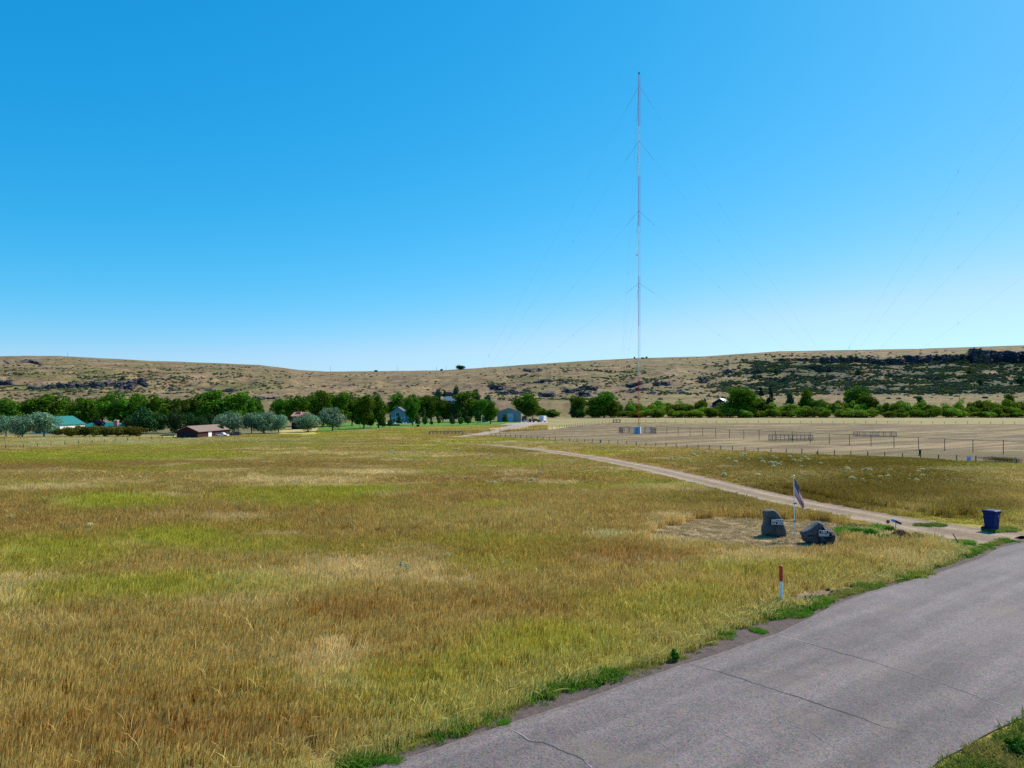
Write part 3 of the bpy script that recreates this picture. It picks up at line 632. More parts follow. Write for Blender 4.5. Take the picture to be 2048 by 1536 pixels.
for px, bp, top, wd, lab in [(720, 856, 818, 20, 'short round lawn tree left of the thick dark trunk'), (742, 855, 820, 22, 'short lawn tree just right of the thick dark trunk'),
  (764, 856, 828, 16, 'small lawn tree left of the grey house'), (780.6, 855.5, 828, 13, 'small dark conical tree in front of the grey house, left one'),
  (798, 849, 830, 11, 'small dark conical tree in front of the grey house, right one'), (835, 851, 826, 13, 'narrow lawn tree right of the tall one by the house'),
  (848, 852.5, 814, 15, 'upright lawn tree right of the garden box'), (863, 851, 836, 8, 'smallest round lawn tree'),
  (876.5, 851, 827, 11, 'slim lawn tree right of the smallest round one'), (904, 851, 823, 13, 'dark pointed lawn tree, left of the three pointed ones'),
  (919.5, 851, 821, 15, 'dark pointed lawn tree, middle of the three pointed ones'), (934.5, 850, 820, 18, 'widest pointed lawn tree, right of the three'),
  (956, 848, 820, 18, 'lawn tree left of the pale carport'), (1010, 846.5, 820.5, 14, 'dark conical tree in front of the metal barn')]:
    plant('ash', px, base(bp), top, wd, lab, group='young trees on the lawn')
for px, Y, top, wd, lab in [(290, 190, 815, 58, 'wide dark juniper right of the hedge'), (316, 195, 826, 34, 'low dark juniper between the wide one and the shed'),
   (352, 192, 815, 44, 'dark juniper left of the brown shed roof'), (403, 195, 832, 30, 'olive-green shrub behind the brown shed roof'), (441, 172, 848, 14, 'small round shrub at the right end of the brown shed'),
   (262, 205, 830, 36, 'dark juniper right of the brick chimney'), (381, 200, 826, 30, 'dark juniper behind the middle of the brown shed'), (425, 205, 828, 34, 'dark shrub left of the round silver olive')]:
    plant('juniper', px, Y, top, wd, lab, cat='bush')
for i, (px, top) in enumerate([(126, 855), (147, 852), (170, 850.5), (192, 850), (214, 851.5), (236, 852), (256, 851), (275, 853)]):
    plant('hedge', px, base(872.5) - (i % 2) * 1.5, top, 38, 'olive-brown hedge bush in front of the teal-roofed buildings', 'bush', 'hedge in front of the teal roofs')
plant('plum', 200, 188, 834, 26, 'purple-leaved tree in front of the teal-roofed house')
for px, Y, top, wd, lab in [(875, 410, 774, 20, 'blue-green tree left on the rise above the lawn trees'), (890, 412, 780, 13, 'small tree on the rise beside the blue roof'), (912, 415, 767, 20, 'dark blue-green tree just right of the blue roof'),
   (954, 405, 775, 22, 'blue-green tree behind the broad cottonwood right of the blue roof'), (975, 400, 791, 26, 'low blue-green tree on the slope left of the metal barn'), (1105, 440, 817, 24, 'small light green tree right of the white trailer'),
   (1146, 438, 816, 20, 'lime green small tree at the field edge'), (1163, 438, 824, 18, 'low lime green tree beside the taller lime one'), (1410, 480, 794, 11, 'small conical tree left of the dark farmhouse'),
   (1582, 520, 782, 20, 'rounded light-edged bush on the grass bench right of the spruces'), (1840, 500, 792, 22, 'pale grey-green tree above the thicket on the right'), (1800, 470, 798, 18, 'upright dark tree in the right thicket'), (1955, 470, 801, 22, 'rounded tree in the right thicket before the bare slope')]:
    plant('farblue', px, Y, top, wd, lab)
plant('spruce', 1521, 470, 773, 38, 'left of the two dark spruces beside the big bright cottonwood')
plant('spruce', 1541, 500, 774, 30, 'right of the two dark spruces, standing free', zg=0)
# willow thicket along the far edge of the field
wl_seg = [(1098, 1130, 'willow bush at the field edge right of the white trailer'), (1170, 1250, 'willow bush at the foot of the cottonwood pair'), (1250, 1330, 'willow bush in the thicket right behind the radio mast'),
          (1330, 1440, 'willow bush in the thicket between mast and dark farmhouse'), (1440, 1560, 'willow bush in the thicket under the big bright cottonwood'), (1560, 1700, 'willow bush in the thicket right of the two spruces'),
          (1700, 1830, 'willow bush in the thicket under the right-hand cottonwoods'), (1830, 1960, 'willow bush in the thicket behind the black post'), (1960, 2300, 'willow bush in the thicket at the right edge')]
x = 1088.0
while x < 2240:
    for row, (Y0, t0, t1) in enumerate(((440, 814, 823), (452, 803, 814), (466, 797, 806))):
        xx = x + rnd.uniform(-9, 9)
        if row == 2 and (xx < 1230 or rnd.random() < .35): continue
        if row == 1 and xx < 1175: continue
        if xx < 1230 and (1112 < xx < 1140): continue
        lab = [s[2] for s in wl_seg if s[0] <= xx < s[1]]
        lab = lab[0] if lab else (wl_seg[0][2] if xx < 1130 else wl_seg[1][2])
        plant('willow', xx, Y0 + rnd.uniform(-2, 5), rnd.uniform(t0, t1), rnd.uniform(24, 40), lab, 'bush', 'willow thicket at the far field edge')
    x += rnd.uniform(17, 23)

# plants on the skyline and hillside
for px, top, wd, lab in [(921, 729.5, 19, 'single rounded tree on the skyline'), (883, 737.5, 6, 'tiny bush on the skyline left of the single tree'), (752, 740, 8, 'tiny bush on the skyline above the draw'),
                         (1269, 713, 4, 'tiny bush on the skyline left of the mast'), (1293, 712.8, 5, 'tiny bush on the skyline right of the dark hilltop barn')]:
    hx, hy, hz = hill_at(px, np.interp(px, SKX, SKY_) + 1.2); plant('juniper', px, hy, top, wd, lab, zg=hz - .3)
for px, py, s, lab in [(246, 757, 9, 'lone dark bush above the left rock ledge'), (1937, 745, 12, 'dark round tree on the right slope under the cliff'), (1962, 765, 17, 'largest dark tree low on the right slope'), (2040, 762, 20, 'dark tree on the slope at the right edge'),
                       (1552, 743, 12, 'blue-green tree on the middle of the right slope'), (1702, 716, 12, 'row of small trees at the left end of the cliff'), (1716, 745, 14, 'dark tree under the left end of the cliff')]:
    hx, hy, hz = hill_at(px, py + s * .4); plant('farblue', px, hy, py - s * .5, s, lab, zg=hz - .3)

# ------------------------------------------------------------------ scattered ground cover by geometry nodes
def scatter(name, P, rot, scl, col, idx, protos, kind_='stuff'):
    """P points; each carries rotation, scale, colour and the number of the plant that stands there"""
    me = bpy.data.meshes.new(name); me.vertices.add(len(P)); me.vertices.foreach_set('co', np.asarray(P, np.float32).ravel())
    def at(n, t, d, key): a = me.attributes.new(n, t, 'POINT'); a.data.foreach_set(key, np.asarray(d, np.float32 if t != 'INT' else np.int32).ravel())
    at('rot', 'FLOAT_VECTOR', rot, 'vector'); at('scl', 'FLOAT_VECTOR', scl, 'vector'); at('idx', 'INT', idx, 'value')
    c = np.ones((len(P), 4)); c[:, :3] = col; at('tone', 'FLOAT_COLOR', c, 'color')
    me.update(); o = link(name, me); o['kind'] = kind_
    pc = bpy.data.collections.new(name + '_plants')
    for i, m in enumerate(protos): pc.objects.link(bpy.data.objects.new('%s_%02d' % (name, i), m))
    ng = bpy.data.node_groups.new(name, 'GeometryNodeTree'); ng.interface.new_socket('Geometry', in_out='INPUT', socket_type='NodeSocketGeometry'); ng.interface.new_socket('Geometry', in_out='OUTPUT', socket_type='NodeSocketGeometry')
    N, L = ng.nodes, ng.links; gi = N.new('NodeGroupInput'); go = N.new('NodeGroupOutput'); ip = N.new('GeometryNodeInstanceOnPoints'); ci = N.new('GeometryNodeCollectionInfo')
    ci.inputs['Collection'].default_value = pc; ci.inputs['Separate Children'].default_value = True; ci.inputs['Reset Children'].default_value = True
    ip.inputs['Pick Instance'].default_value = True
    def na(n, t): q = N.new('GeometryNodeInputNamedAttribute'); q.data_type = t; q.inputs['Name'].default_value = n; return [s for s in q.outputs if s.enabled and s.name == 'Attribute'][0]
    L.new(gi.outputs[0], ip.inputs['Points']); L.new(ci.outputs[0], ip.inputs['Instance']); L.new(na('idx', 'INT'), ip.inputs['Instance Index'])
    e2r = N.new('FunctionNodeEulerToRotation'); L.new(na('rot', 'FLOAT_VECTOR'), e2r.inputs[0]); L.new(e2r.outputs[0], ip.inputs['Rotation'])
    L.new(na('scl', 'FLOAT_VECTOR'), ip.inputs['Scale']); L.new(ip.outputs[0], go.inputs[0])
    md = o.modifiers.new('scatter', 'NODES'); md.node_group = ng; return o

M_BLADE = leaf_mat('grass_blade', (.72, .72, .72), (1.30, 1.28, 1.22), .35, 0, attr='tone')
M_WEED = leaf_mat('weed_leaf', (.7, .7, .7), (1.35, 1.35, 1.25), .35, 0, attr='tone')
M_SCRUB = leaf_mat('scrub_leaf', (.7, .7, .7), (1.3, 1.3, 1.3), .1, 0, attr='tone')
def tuft(name, seed, n=46, R=.30, h=(.28, .62), wd=.008, lean=.22, heads=.35, m=None, wind=.10):
    rng = np.random.RandomState(seed); V = []; Fq = []; lf = []
    for i in range(n):
        a = rng.rand() * 6.283; r = R * rng.rand() ** .5; b = np.array([r * math.cos(a), r * math.sin(a), 0]); H = h[0] + (h[1] - h[0]) * rng.rand()
        la = rng.rand() * 6.283; d = np.array([math.cos(la), math.sin(la), 0]) * lean * rng.rand() * H + np.array([wind, .03, 0]) * H
        fa = rng.rand() * 3.14; s = np.array([math.cos(fa), math.sin(fa), 0]) * wd * (.7 + .6 * rng.rand()); k = len(V)
        p = [b, b + d * .25 + [0, 0, H * .5], b + d * .75 + [0, 0, H * .85], b + d * 1.35 + [0, 0, H]]; hd = rng.rand() < heads
        ws = [1, .85, (1.7 if hd else .6), .12]; q = .2 + .55 * rng.rand()
        for j in range(4): V += [p[j] - s * ws[j], p[j] + s * ws[j]]; lf += [q + (.25 if hd and j > 1 else 0)] * 2
        for j in range(3): Fq.append((k + 2 * j, k + 2 * j + 1, k + 2 * j + 3, k + 2 * j + 2))
    me = new_mesh(name, np.array(V), np.array(Fq), [m or M_BLADE]); at = me.attributes.new('lf', 'FLOAT', 'POINT'); at.data.foreach_set('value', np.clip(lf, 0, 1).astype(np.float32)); return me

# dry field grass
GP = []
def zone(y0, y1, dens, s, um=.82):
    A = um * (y1 ** 2 - y0 ** 2); n = int(A * dens); Y = np.sqrt(y0 ** 2 + (y1 ** 2 - y0 ** 2) * rs.rand(n)); X = (rs.rand(n) * 2 - 1) * um * Y
    GP.append(np.stack([X, Y, np.full(n, s)], 1))
zone(11, 24, 17, .85); zone(24, 40, 13, .95); zone(40, 62, 9, 1.1); zone(62, 100, 4.6, 1.4); zone(100, 150, 2.0, 1.9); zone(150, 215, 1.0, 2.4); zone(215, 330, .45, 3.2)
P = np.concatenate(GP); X, Y, S = P.T
drv = pdist(DRIVE, X, Y) - np.interp(PX(X, Y), [PX(*p) for p in DRIVE], DRIVE_W)
rd = inside(ROAD_AREA, X, Y); mfm = inside(MOWN_FIELD, X, Y); rg = inside(MOWN_RING, X + 1.0 * (fbm(X / 2, Y / 2, 61, 3) - .5), Y + 1.2 * (fbm(X / 2, Y / 2, 62, 3) - .5)); lw = inside(LAWN, X, Y) | (pdist(BARN_TRACK, X, Y) < 2.5)
dsp = inside(DIRT_SPOT, X, Y)
right_side = (X > 7.5) & (Y < 45) & (pdist(RIGHT_EDGE, X, Y) < 60) & ~rd & (Y < X * .75 + 9.5)
keep = ~rd & ~mfm & ~lw & ~dsp & (drv > .1) & ~(right_side)
keep &= ~((PX(X, Y) < 420) & (Y > 163)) & ~((Y > 178) & (PX(X, Y) < 640)) & ~((Y > 215) & ((PX(X, Y) > 1090) | (pdist(BARN_TRACK, X, Y) < 5.5))) & ~((Y > 262) & (PX(X, Y) > 970))
X, Y, S, rg, drv = X[keep], Y[keep], S[keep], rg[keep], drv[keep]
C = plant_colour(X, Y)
edge = pdist(GRASS_EDGE, X, Y)
hgt = (.75 + .6 * fbm(X / 6, Y / 6, 44, 3)) * np.where(rg, .16, 1) * np.where(drv < 1.6, .45, 1) * (1 - .45 * (1 - sstep(.3, 2.2, edge))) * np.where((PX(X, Y) > 1690) & (PX(X, Y) < 1960) & (PY(Y) < 1078) & (PY(Y) > 1035), .35, 1)
wind_c = 1 + .35 * (rs.rand(len(X)) - .5)
C = np.minimum(C * np.array((1.38, 1.34, 1.15)), .9) * wind_c[:, None] * np.array([1, 1, 1]) * (1 + .05 * (rs.rand(len(X), 3) - .5))
C = np.where(rg[:, None], np.array((.40, .30, .16)) * (.8 + .5 * rs.rand(len(X)))[:, None], C)
strawedge = (1 - sstep(.6, 2.6, edge)) * .55; C = C * (1 - strawedge[:, None]) + np.array((.60, .50, .17)) * strawedge[:, None]
xyS = S * np.where(rg, .8, 1.)
tp = [tuft('grass_tuft', 300 + i, heads=.2 + .1 * i) for i in range(6)] + [tuft('far_tuft', 320 + i, n=60, R=.42, h=(.2, .38), wd=.013, heads=.6) for i in range(4)]
idx = np.where(S < 1.3, rs.randint(0, 6, len(X)), 6 + rs.randint(0, 4, len(X)))
far_h = np.where(S < 1.3, 1, .8)
stk = (rs.rand(len(X)) < .045) & (Y < 75) & (~rg); tp.append(tuft('stalk_tuft', 350, n=16, R=.4, h=(.45, .7), wd=.006, lean=.75, heads=.9, wind=.2)); tp.append(tuft('stalk_tuft', 351, n=14, R=.4, h=(.4, .65), wd=.006, lean=.95, heads=.9, wind=.25))
idx = np.where(stk, len(tp) - 1 - rs.randint(0, 2, len(X)), idx); C = np.where(stk[:, None], np.minimum(C * 1.1 + np.array((.06, .055, .03)), .9), C)
scatter('grass', np.stack([X, Y, np.zeros(len(X))], 1), np.stack([0 * X, 0 * X, rs.rand(len(X)) * .9 - .45 + 3.14 * 0], 1), np.stack([xyS, xyS, hgt * np.minimum(S, 1.25) * far_h], 1), C, idx, tp)

# green weeds along the broken edge of the asphalt, the right verge and round the marker post
wt = [tuft('weed_tuft', 400 + i, n=60, R=.24, h=(.05, .18), wd=.010, lean=1.1, heads=0, m=M_WEED, wind=0) for i in range(5)]
el = densify([p for p in GRASS_EDGE if -8 < p[0] < 30], .06)
WP = []; WC = []; WS = []
for x, y in el:
    cl = float(fbm(np.array([x / 1.1]), np.array([y / 1.1]), 8, 3)[0]); dn = 1 if cl > .52 else .65
    if 17 < x: dn *= .7
    for _ in range(3):
        if rnd.random() < dn:
            o = rnd.gauss(.10, .17); WP.append((x - .62 * o + rnd.uniform(-.1, .1), y + .79 * o, 0.01)); b_ = rnd.uniform(.75, 1.2)
            g_ = np.array((.10, .23, .022)) if cl > .46 else np.array((.26, .28, .05)); WC.append(g_ * b_); WS.append(rnd.uniform(.5, 1.0) * (1.15 if cl > .56 else .75))
def wpatch(px, py, hw, hh, n, c, s=(.6, 1.1)):
    for _ in range(int(n * 1.2)):
        a = rnd.random() * 6.283; r_ = rnd.random() ** .5; x_, y_ = G(px + hw * r_ * math.cos(a), py + hh * r_ * math.sin(a))
        if float(fbm(np.array([x_ / .5]), np.array([y_ / .5]), 6, 3)[0]) < .47: continue
        WP.append((x_, y_, .012)); WC.append(np.array(c) * rnd.uniform(.75, 1.25)); WS.append(rnd.uniform(*s))
GREEN = (.085, .26, .02)
wpatch(1560, 1228, 62, 10, 190, GREEN, (.5, .8)); wpatch(1514, 1264, 17, 5, 60, GREEN, (.4, .6)); wpatch(1610, 1216, 26, 4, 60, GREEN); wpatch(1190, 1362, 26, 7, 60, GREEN, (.4, .6)); wpatch(1724, 1174, 18, 4, 50, GREEN, (.5, .7))
wpatch(1800, 1150, 70, 8, 90, (.28, .33, .05)); wpatch(1920, 1090, 28, 8, 120, (.14, .30, .03), (.7, 1.2)); wpatch(740, 1525, 60, 10, 80, GREEN, (.4, .6)); wpatch(760, 1490, 30, 12, 30, (.12, .2, .03)); wpatch(1005, 1448, 10, 5, 20, GREEN, (.3, .5))
wpatch(1560, 1205, 18, 8, 40, (.2, .3, .04)); wpatch(1735, 1066, 60, 14, 420, (.12, .27, .03), (.8, 1.5)); wpatch(1860, 1052, 30, 3, 60, (.1, .2, .03)); wpatch(2010, 1062, 40, 4, 90, (.2, .27, .05), (.7, 1.1))
for _ in range(5200):       # right verge
    x_ = rnd.uniform(5, 17); y_ = rnd.uniform(9, 19.5); 
    if y_ < 14 + (x_ - 8) * .8 and not inside(ROAD_AREA, np.array([x_ - .1]), np.array([y_ + .08]))[0]:
        WP.append((x_, y_, .012)); k_ = float(fbm(np.array([x_]), np.array([y_]), 9, 2)[0]); WC.append((np.array((.13, .19, .03)) if k_ > .45 else np.array((.26, .24, .06))) * rnd.uniform(.7, 1.2)); WS.append(rnd.uniform(.6, 1.1))
WP = np.array(WP); WS = np.array(WS); n_ = len(WP)
scatter('roadside_weeds', WP, np.stack([np.zeros(n_), np.zeros(n_), rs.rand(n_) * 6.28], 1), np.stack([WS] * 3, 1), np.where(rs.rand(n_, 1) < .33, np.array(WC) * .4 + np.array((.30, .27, .08)) * .6, np.array(WC)), rs.randint(0, 5, n_), wt)

# scrub on the hillsides
def blob(name, seed, n=70, size=.42):
    rng = np.random.RandomState(seed); d = rng.normal(size=(n, 3)); d /= np.linalg.norm(d, axis=1)[:, None]; Pb = d * (.7 + .3 * rng.rand(n))[:, None] * [.62, .62, .5]; Pb[:, 2] = np.abs(Pb[:, 2]) * 1.1
    Nn = d + .5 * rng.normal(size=(n, 3)); Nn /= np.linalg.norm(Nn, axis=1)[:, None]; v, f = leaf_quads(Pb, Nn, size * .5, rng, .8); me = new_mesh(name, v, f, [M_SCRUB]); a = me.attributes.new('lf', 'FLOAT', 'POINT'); a.data.foreach_set('value', np.repeat(rng.rand(n), 4).astype(np.float32)); return me
hp = slice(len(lead) + 3, len(lead) + len(rows)); vx, vy, vz = XX[hp].ravel(), YY[hp].ravel(), ZZ[hp].ravel(); qx, qy = PX(vx, vy), PY(vy, vz)
den = .07 + .34 * (1 - sstep(430, 620, qx)) * sstep(722, 745, qy)
den += .42 * sstep(960, 1040, qx) * (1 - sstep(1450, 1550, qx)) * sstep(728, 750, qy) * (.3 + 2.2 * sstep(.5, .62, fbm(vx / 60, vy / 40, 7, 3)))
den += 1.9 * sstep(1380, 1560, qx) * sstep(716, 728, qy) * (1 - sstep(782, 794, qy)); den += .5 * sstep(1400, 1600, qx) * np.exp(-((qy - 714) / 4) ** 2)
den *= (.15 + 1.7 * sstep(.42, .62, fbm(vx / 30, vy / 22, 33, 4))); den *= sstep(1.5, 4, qy - np.interp(qx, SKX, SKY_)) * .95 + .03
den = np.where(qy > 788, den * .35, den) * ((qx > -60) & (qx < 2110))
wide = np.where((qx > -60) & (qx < 2110), 1, 0); pr = den * wide; pr = pr / pr.sum()
NS = 32000; k = rs.choice(len(vx), NS, p=pr); jx = rs.rand(NS) * 3 - 1.5
sx, sy, sz = vx[k] + jx, vy[k], vz[k]; ss = (.6 + 2.2 * rs.rand(NS) ** 3) * np.where(PX(sx, sy) > 1450, 1.25, 1.0) * .9
tone = rs.rand(NS); gcol = 1.25 * np.stack([.06 + .06 * tone, .085 + .07 * tone, .045 + .02 * (1 - tone)], 1); rsd = sstep(1350, 1550, PX(sx, sy))[:, None]; gcol = gcol * (1.15 - .30 * rsd) + np.array((.025, .012, .0)) * (1 - rsd); blu = rs.rand(NS) < .3; gcol[blu] = gcol[blu] * [.75, .9, 1.5]; yl = rs.rand(NS) < .15; gcol[yl] = [.17, .15, .035]
scatter('hillside_scrub', np.stack([sx, sy, sz - .1], 1), np.stack([0 * sx, 0 * sx, rs.rand(NS) * 6.28], 1), np.stack([ss * 1.5, ss * 1.3, ss * 1.15], 1), gcol, rs.randint(0, 4, NS), [blob('scrub_bush', 500 + i) for i in range(4)])

# broken rock along the ledges
def rock_block(name, seed):
    bm = bmesh.new(); bmesh.ops.create_cube(bm, size=1); bmesh.ops.subdivide_edges(bm, edges=bm.edges[:], cuts=2, use_grid_fill=True)
    for v in bm.verts: v.co += Vector((mnoise.noise(v.co * 2.2 + Vector((seed, 0, 0))), mnoise.noise(v.co * 2.2 + Vector((0, seed, 0))), mnoise.noise(v.co * 2.2 + Vector((0, 0, seed))))) * .38
    me = bpy.data.meshes.new(name); bm.to_mesh(me); bm.free(); me.materials.append(M_ROCK); return me
ri = np.argwhere((rk > .45) & (PX2 > -60) & (PX2 < 2110)); ri = ri[rs.choice(len(ri), min(2600, len(ri)), replace=False)]
bxr, byr, bzr = XX[ri[:, 0], ri[:, 1]], YY[ri[:, 0], ri[:, 1]], ZZ[ri[:, 0], ri[:, 1]]; nb_ = len(ri); bs = .8 + 2.2 * rs.rand(nb_) ** 2
scatter('ledge_rocks', np.stack([bxr, byr - .6, bzr], 1), np.stack([rs.rand(nb_) * .3, rs.rand(nb_) * .3, rs.rand(nb_) * 6.28], 1), np.stack([bs * 1.7, bs, bs * .62], 1), np.ones((nb_, 3)), rs.randint(0, 4, nb_), [rock_block('ledge_rock', 3.7 * i + 1) for i in range(4)])

# ------------------------------------------------------------------ paints and small materials
M_RED = mat('red_paint', (.62, .05, .03), .55, var=.12); M_WHITE = mat('white_paint', (.80, .80, .78), .55, var=.08)
M_MASTRED = mat('mast_orange_red_paint', (.60, .045, .03), .6, var=.15, vscale=1); M_GALV = mat('galvanised_steel', (.33, .34, .35), .5, .6, var=.15); M_WIRE = mat('steel_wire', (.12, .115, .115), .7, .0, var=.05)
M_POST = mat('weathered_post_wood', (.14, .10, .075), .95, var=.3, vscale=6); M_STEEL = mat('dark_steel_post', (.06, .055, .05), .7, .2, var=.2)
M_TEAL = mat('teal_metal_roof', (.008, .14, .12), .5, var=.1, vscale=1); M_CREAM = mat('cream_siding', (.78, .74, .64), .8, var=.06, vscale=1); M_BRICK = mat('red_brick', (.42, .20, .16), .9, var=.25, vscale=4)
M_BROWNROOF = mat('brown_shingle_roof', (.20, .135, .105), .9, var=.14, vscale=2); M_DARKRED = mat('dark_red_boards', (.045, .012, .012), .9, var=.3, vscale=3); M_DARKBOARD = mat('dark_boards', (.016, .013, .02), .9, var=.3, vscale=3)
M_BARNWALL = mat('blue_grey_metal_wall', (.19, .22, .27), .6, var=.06, vscale=1); M_BARNTRIM = mat('green_metal_trim', (.03, .14, .13), .5, var=.1); M_BARNDOOR = mat('pale_blue_door', (.34, .46, .55), .6, var=.05, vscale=1)
M_GREYROOF = mat('dark_grey_shingles', (.10, .09, .12), .9, var=.2, vscale=2); M_BLUEWALL = mat('grey_blue_siding', (.16, .25, .33), .8, var=.08, vscale=1); M_GLASS = mat('window_glass', (.03, .05, .07), .1, var=.1, spec=.6)
M_REDROOF = mat('red_brown_tile_roof', (.38, .16, .13), .9, var=.2, vscale=2); M_SLATE = mat('blue_slate_roof', (.05, .12, .17), .7, var=.2, vscale=1); M_WHITEROOF = mat('white_metal_roof', (.72, .74, .78), .5, var=.08, vscale=1)
M_RUBBER = mat('tyre_rubber', (.02, .02, .02), .9, var=.1); M_CHROME = mat('rim_steel', (.4, .4, .42), .4, .7, var=.1)
M_BIN = mat('blue_bin_plastic', (.001, .018, .11), .55, var=.08, vscale=5, spec=.15); M_STONE = None

# ------------------------------------------------------------------ guyed radio mast
def mast(name, X, Y, H, anchors, label, levels=(.972, .815, .615, .408), sw=.29):
    r_ = empty(name, (X, Y, 0), 0, label=label, cat='radio mast')
    nb = 7; zb = 1.9; leg = [(sw * math.cos(a), sw * math.sin(a)) for a in (math.radians(90), math.radians(210), math.radians(330))]
    mb = MB(); mb.tube((0, 0, 0), (0, 0, .9), .45, .40, 10); mb.tube((0, 0, .9), (0, 0, 1.3), .10, .10, 8); mb.tube((0, 0, 1.3), (0, 0, zb), .08, .2, 8); mb.build('concrete_base', M_GALV, r_)
    for b in range(nb):
        z0 = zb + (H - zb) * b / nb; z1 = zb + (H - zb) * (b + 1) / nb; mb = MB(); n = 11
        for x, y in leg: mb.tube((x, y, z0), (x, y, z1), .034, n=5)
        for k in range(n):
            a = z0 + (z1 - z0) * k / n; c = z0 + (z1 - z0) * (k + 1) / n
            for i in range(3):
                p, q = leg[i], leg[(i + 1) % 3]
                mb.tube((*p, a), (*q, a), .009, n=4, cap=False); mb.tube((*(p if k % 2 else q), a), (*(q if k % 2 else p), c), .009, n=4, cap=False)
        mb.build('lattice_section', M_MASTRED if b % 2 == 0 else M_WHITE, r_)
    mb = MB(); mb.tube((0, 0, H), (0, 0, H + .5), .06, n=6); mb.tube((0, 0, H + .5), (0, 0, H + 1.0), .2, .16, 10); mb.tube((0, 0, H + 1.0), (0, 0, H + 1.2), .16, .03, 10); mb.build('beacon_lamp', M_STEEL, r_)
    mb = MB(); mb.box(-.75, -.3, -.25, .25, H * .497, H * .497 + .35); mb.build('side_lamp', M_WHITE, r_)
    for lv in levels:
        z = zb + (H - zb) * lv
        for (ax, ay) in anchors:
            A = Vector((ax - X, ay - Y, .4)); T = Vector((0, 0, z)); L = (A - T).length; mb = MB(); pr = T; N_ = 14
            for k in range(1, N_ + 1):
                t = k / N_; p = T.lerp(A, t); p.z -= .012 * L * 4 * t * (1 - t) * .35; mb.tube(pr, p, .026 if k == 1 else 0.007, n=4, cap=False)
                if k in (5, 11): mb.tube(p - Vector((0, 0, .3)), p + Vector((0, 0, .3)), .025, n=6)
                pr = p
            mb.build('guy_wire', M_WIRE, r_)
    return r_
MX, MY = AT(1278, base(866)), base(866); MH = ZAT(152, MY)
LA = G(890, 870); RA = G(1754, 871.5); BA = (AT(1234, 300), 300.); M2 = (AT(2090, 165), 165.); A2 = G(1585, 879)
mast('radio_mast', MX, MY, MH, [LA, RA, BA], 'tall guyed lattice mast banded red and white, seen full height over the mown field')
mast('radio_mast', M2[0], M2[1], MH + .6, [A2, (M2[0] + 50, 140.)], 'second guyed mast off to the right whose wires cross the upper right sky')

# ------------------------------------------------------------------ fences and enclosures
def wire_fence(name, pl, spacing, h, r, label, cat='fence', m=M_POST, wires=3, group=None, wr=.006, skip=()):
    P_ = []; L = 0; segs = []
    tot = sum(math.hypot(b[0] - a[0], b[1] - a[1]) for a, b in zip(pl[:-1], pl[1:])); n = int(tot / spacing)
    ds_ = [0]
    for a, b in zip(pl[:-1], pl[1:]): ds_.append(ds_[-1] + math.hypot(b[0] - a[0], b[1] - a[1]))
    for k in range(n + 1):
        s = k * tot / n; P_.append((np.interp(s, ds_, [p[0] for p in pl]), np.interp(s, ds_, [p[1] for p in pl])))
    o = empty(name, (P_[0][0], P_[0][1], 0), 0, label=label, cat=cat, group=group); bx_, by_ = P_[0]
    for i, (x, y) in enumerate(P_):
        mb = MB(); hh = h * rnd.uniform(.9, 1.08); mb.tube((0, 0, -.1), (rnd.gauss(0, .03), rnd.gauss(0, .03), hh), r, r * .9, 6); q = mb.build('post', m, o); q.location = (x - bx_, y - by_, 0)
    mb = MB()
    for (x0, y0), (x1, y1) in zip(P_[:-1], P_[1:]):
        for k in range(wires):
            z = h * (.93 - k * .27); xm, ym = (x0 + x1) / 2 - bx_, (y0 + y1) / 2 - by_
            mb.tube((x0 - bx_, y0 - by_, z), (xm, ym, z - .02), wr, n=3, cap=False); mb.tube((xm, ym, z - .02), (x1 - bx_, y1 - by_, z), wr, n=3, cap=False)
    mb.build('wire', M_WIRE, o); return o
wire_fence('wire_fence', NEAR_FENCE[1:], 2.15, .95, .07, 'nearer wire fence on dark posts running beside the mown field down to the right edge')
wire_fence('wire_fence', FAR_FENCE[:7], 4.2, .95, .07, 'wire fence curving up from the left enclosure past the metal barn')
wire_fence('wire_fence', FAR_FENCE[6:], 4.2, 1.0, .08, 'far wire fence along the back of the mown field before the willow thicket')
wire_fence('wire_fence', [(-92.5, 111.), ] + poly([(29.4, 900), (90.6, 895.4), (145, 891.7), (193, 888.6), (235, 885.7), (275, 883.2), (310, 881.3), (343, 879.3), (377, 877.6), (412, 876), (445, 873.5)]), 2.9, .9, .07, 'wire fence running from the left edge to the brown shed')
wire_fence('wire_fence', poly([(-30, 883.5), (15, 882), (64, 879.8), (87, 879), (130, 877.8), (167, 877), (280, 875)]), 3.3, .75, .07, 'short fence nearer the silver olives at the far left')
# overhead feeder line on posts
lp0, lp1 = G(1312, 868.2), G(2072, 912.6); n_l = 20
fl = empty('feeder_line', (lp0[0], lp0[1], 0), 0, label='line of tall thin posts carrying one cable from the mast hut to the right edge', cat='power line')
tops = []
for i in range(n_l + 1):
    t = i / n_l; x, y = (lp1[0] - lp0[0]) * t, (lp1[1] - lp0[1]) * t; mb = MB(); hh = 2.0 * rnd.uniform(.97, 1.03); lx = rnd.gauss(0, .02)
    mb.tube((0, 0, -.1), (lx, 0, hh), .055, .045, 6); mb.tube((-.12, 0, hh - .08), (.12, 0, hh - .08), .02, n=5); q = mb.build('post', M_STEEL, fl); q.location = (x, y, 0); tops.append(Vector((x + lx, y, hh)))
mb = MB()
for a, b in zip(tops[:-1], tops[1:]):
    m_ = (a + b) / 2 + Vector((0, 0, -.07)); mb.tube(a, m_, .034, n=5, cap=False); mb.tube(m_, b, .034, n=5, cap=False)
mb.build('cable', M_STEEL, fl)

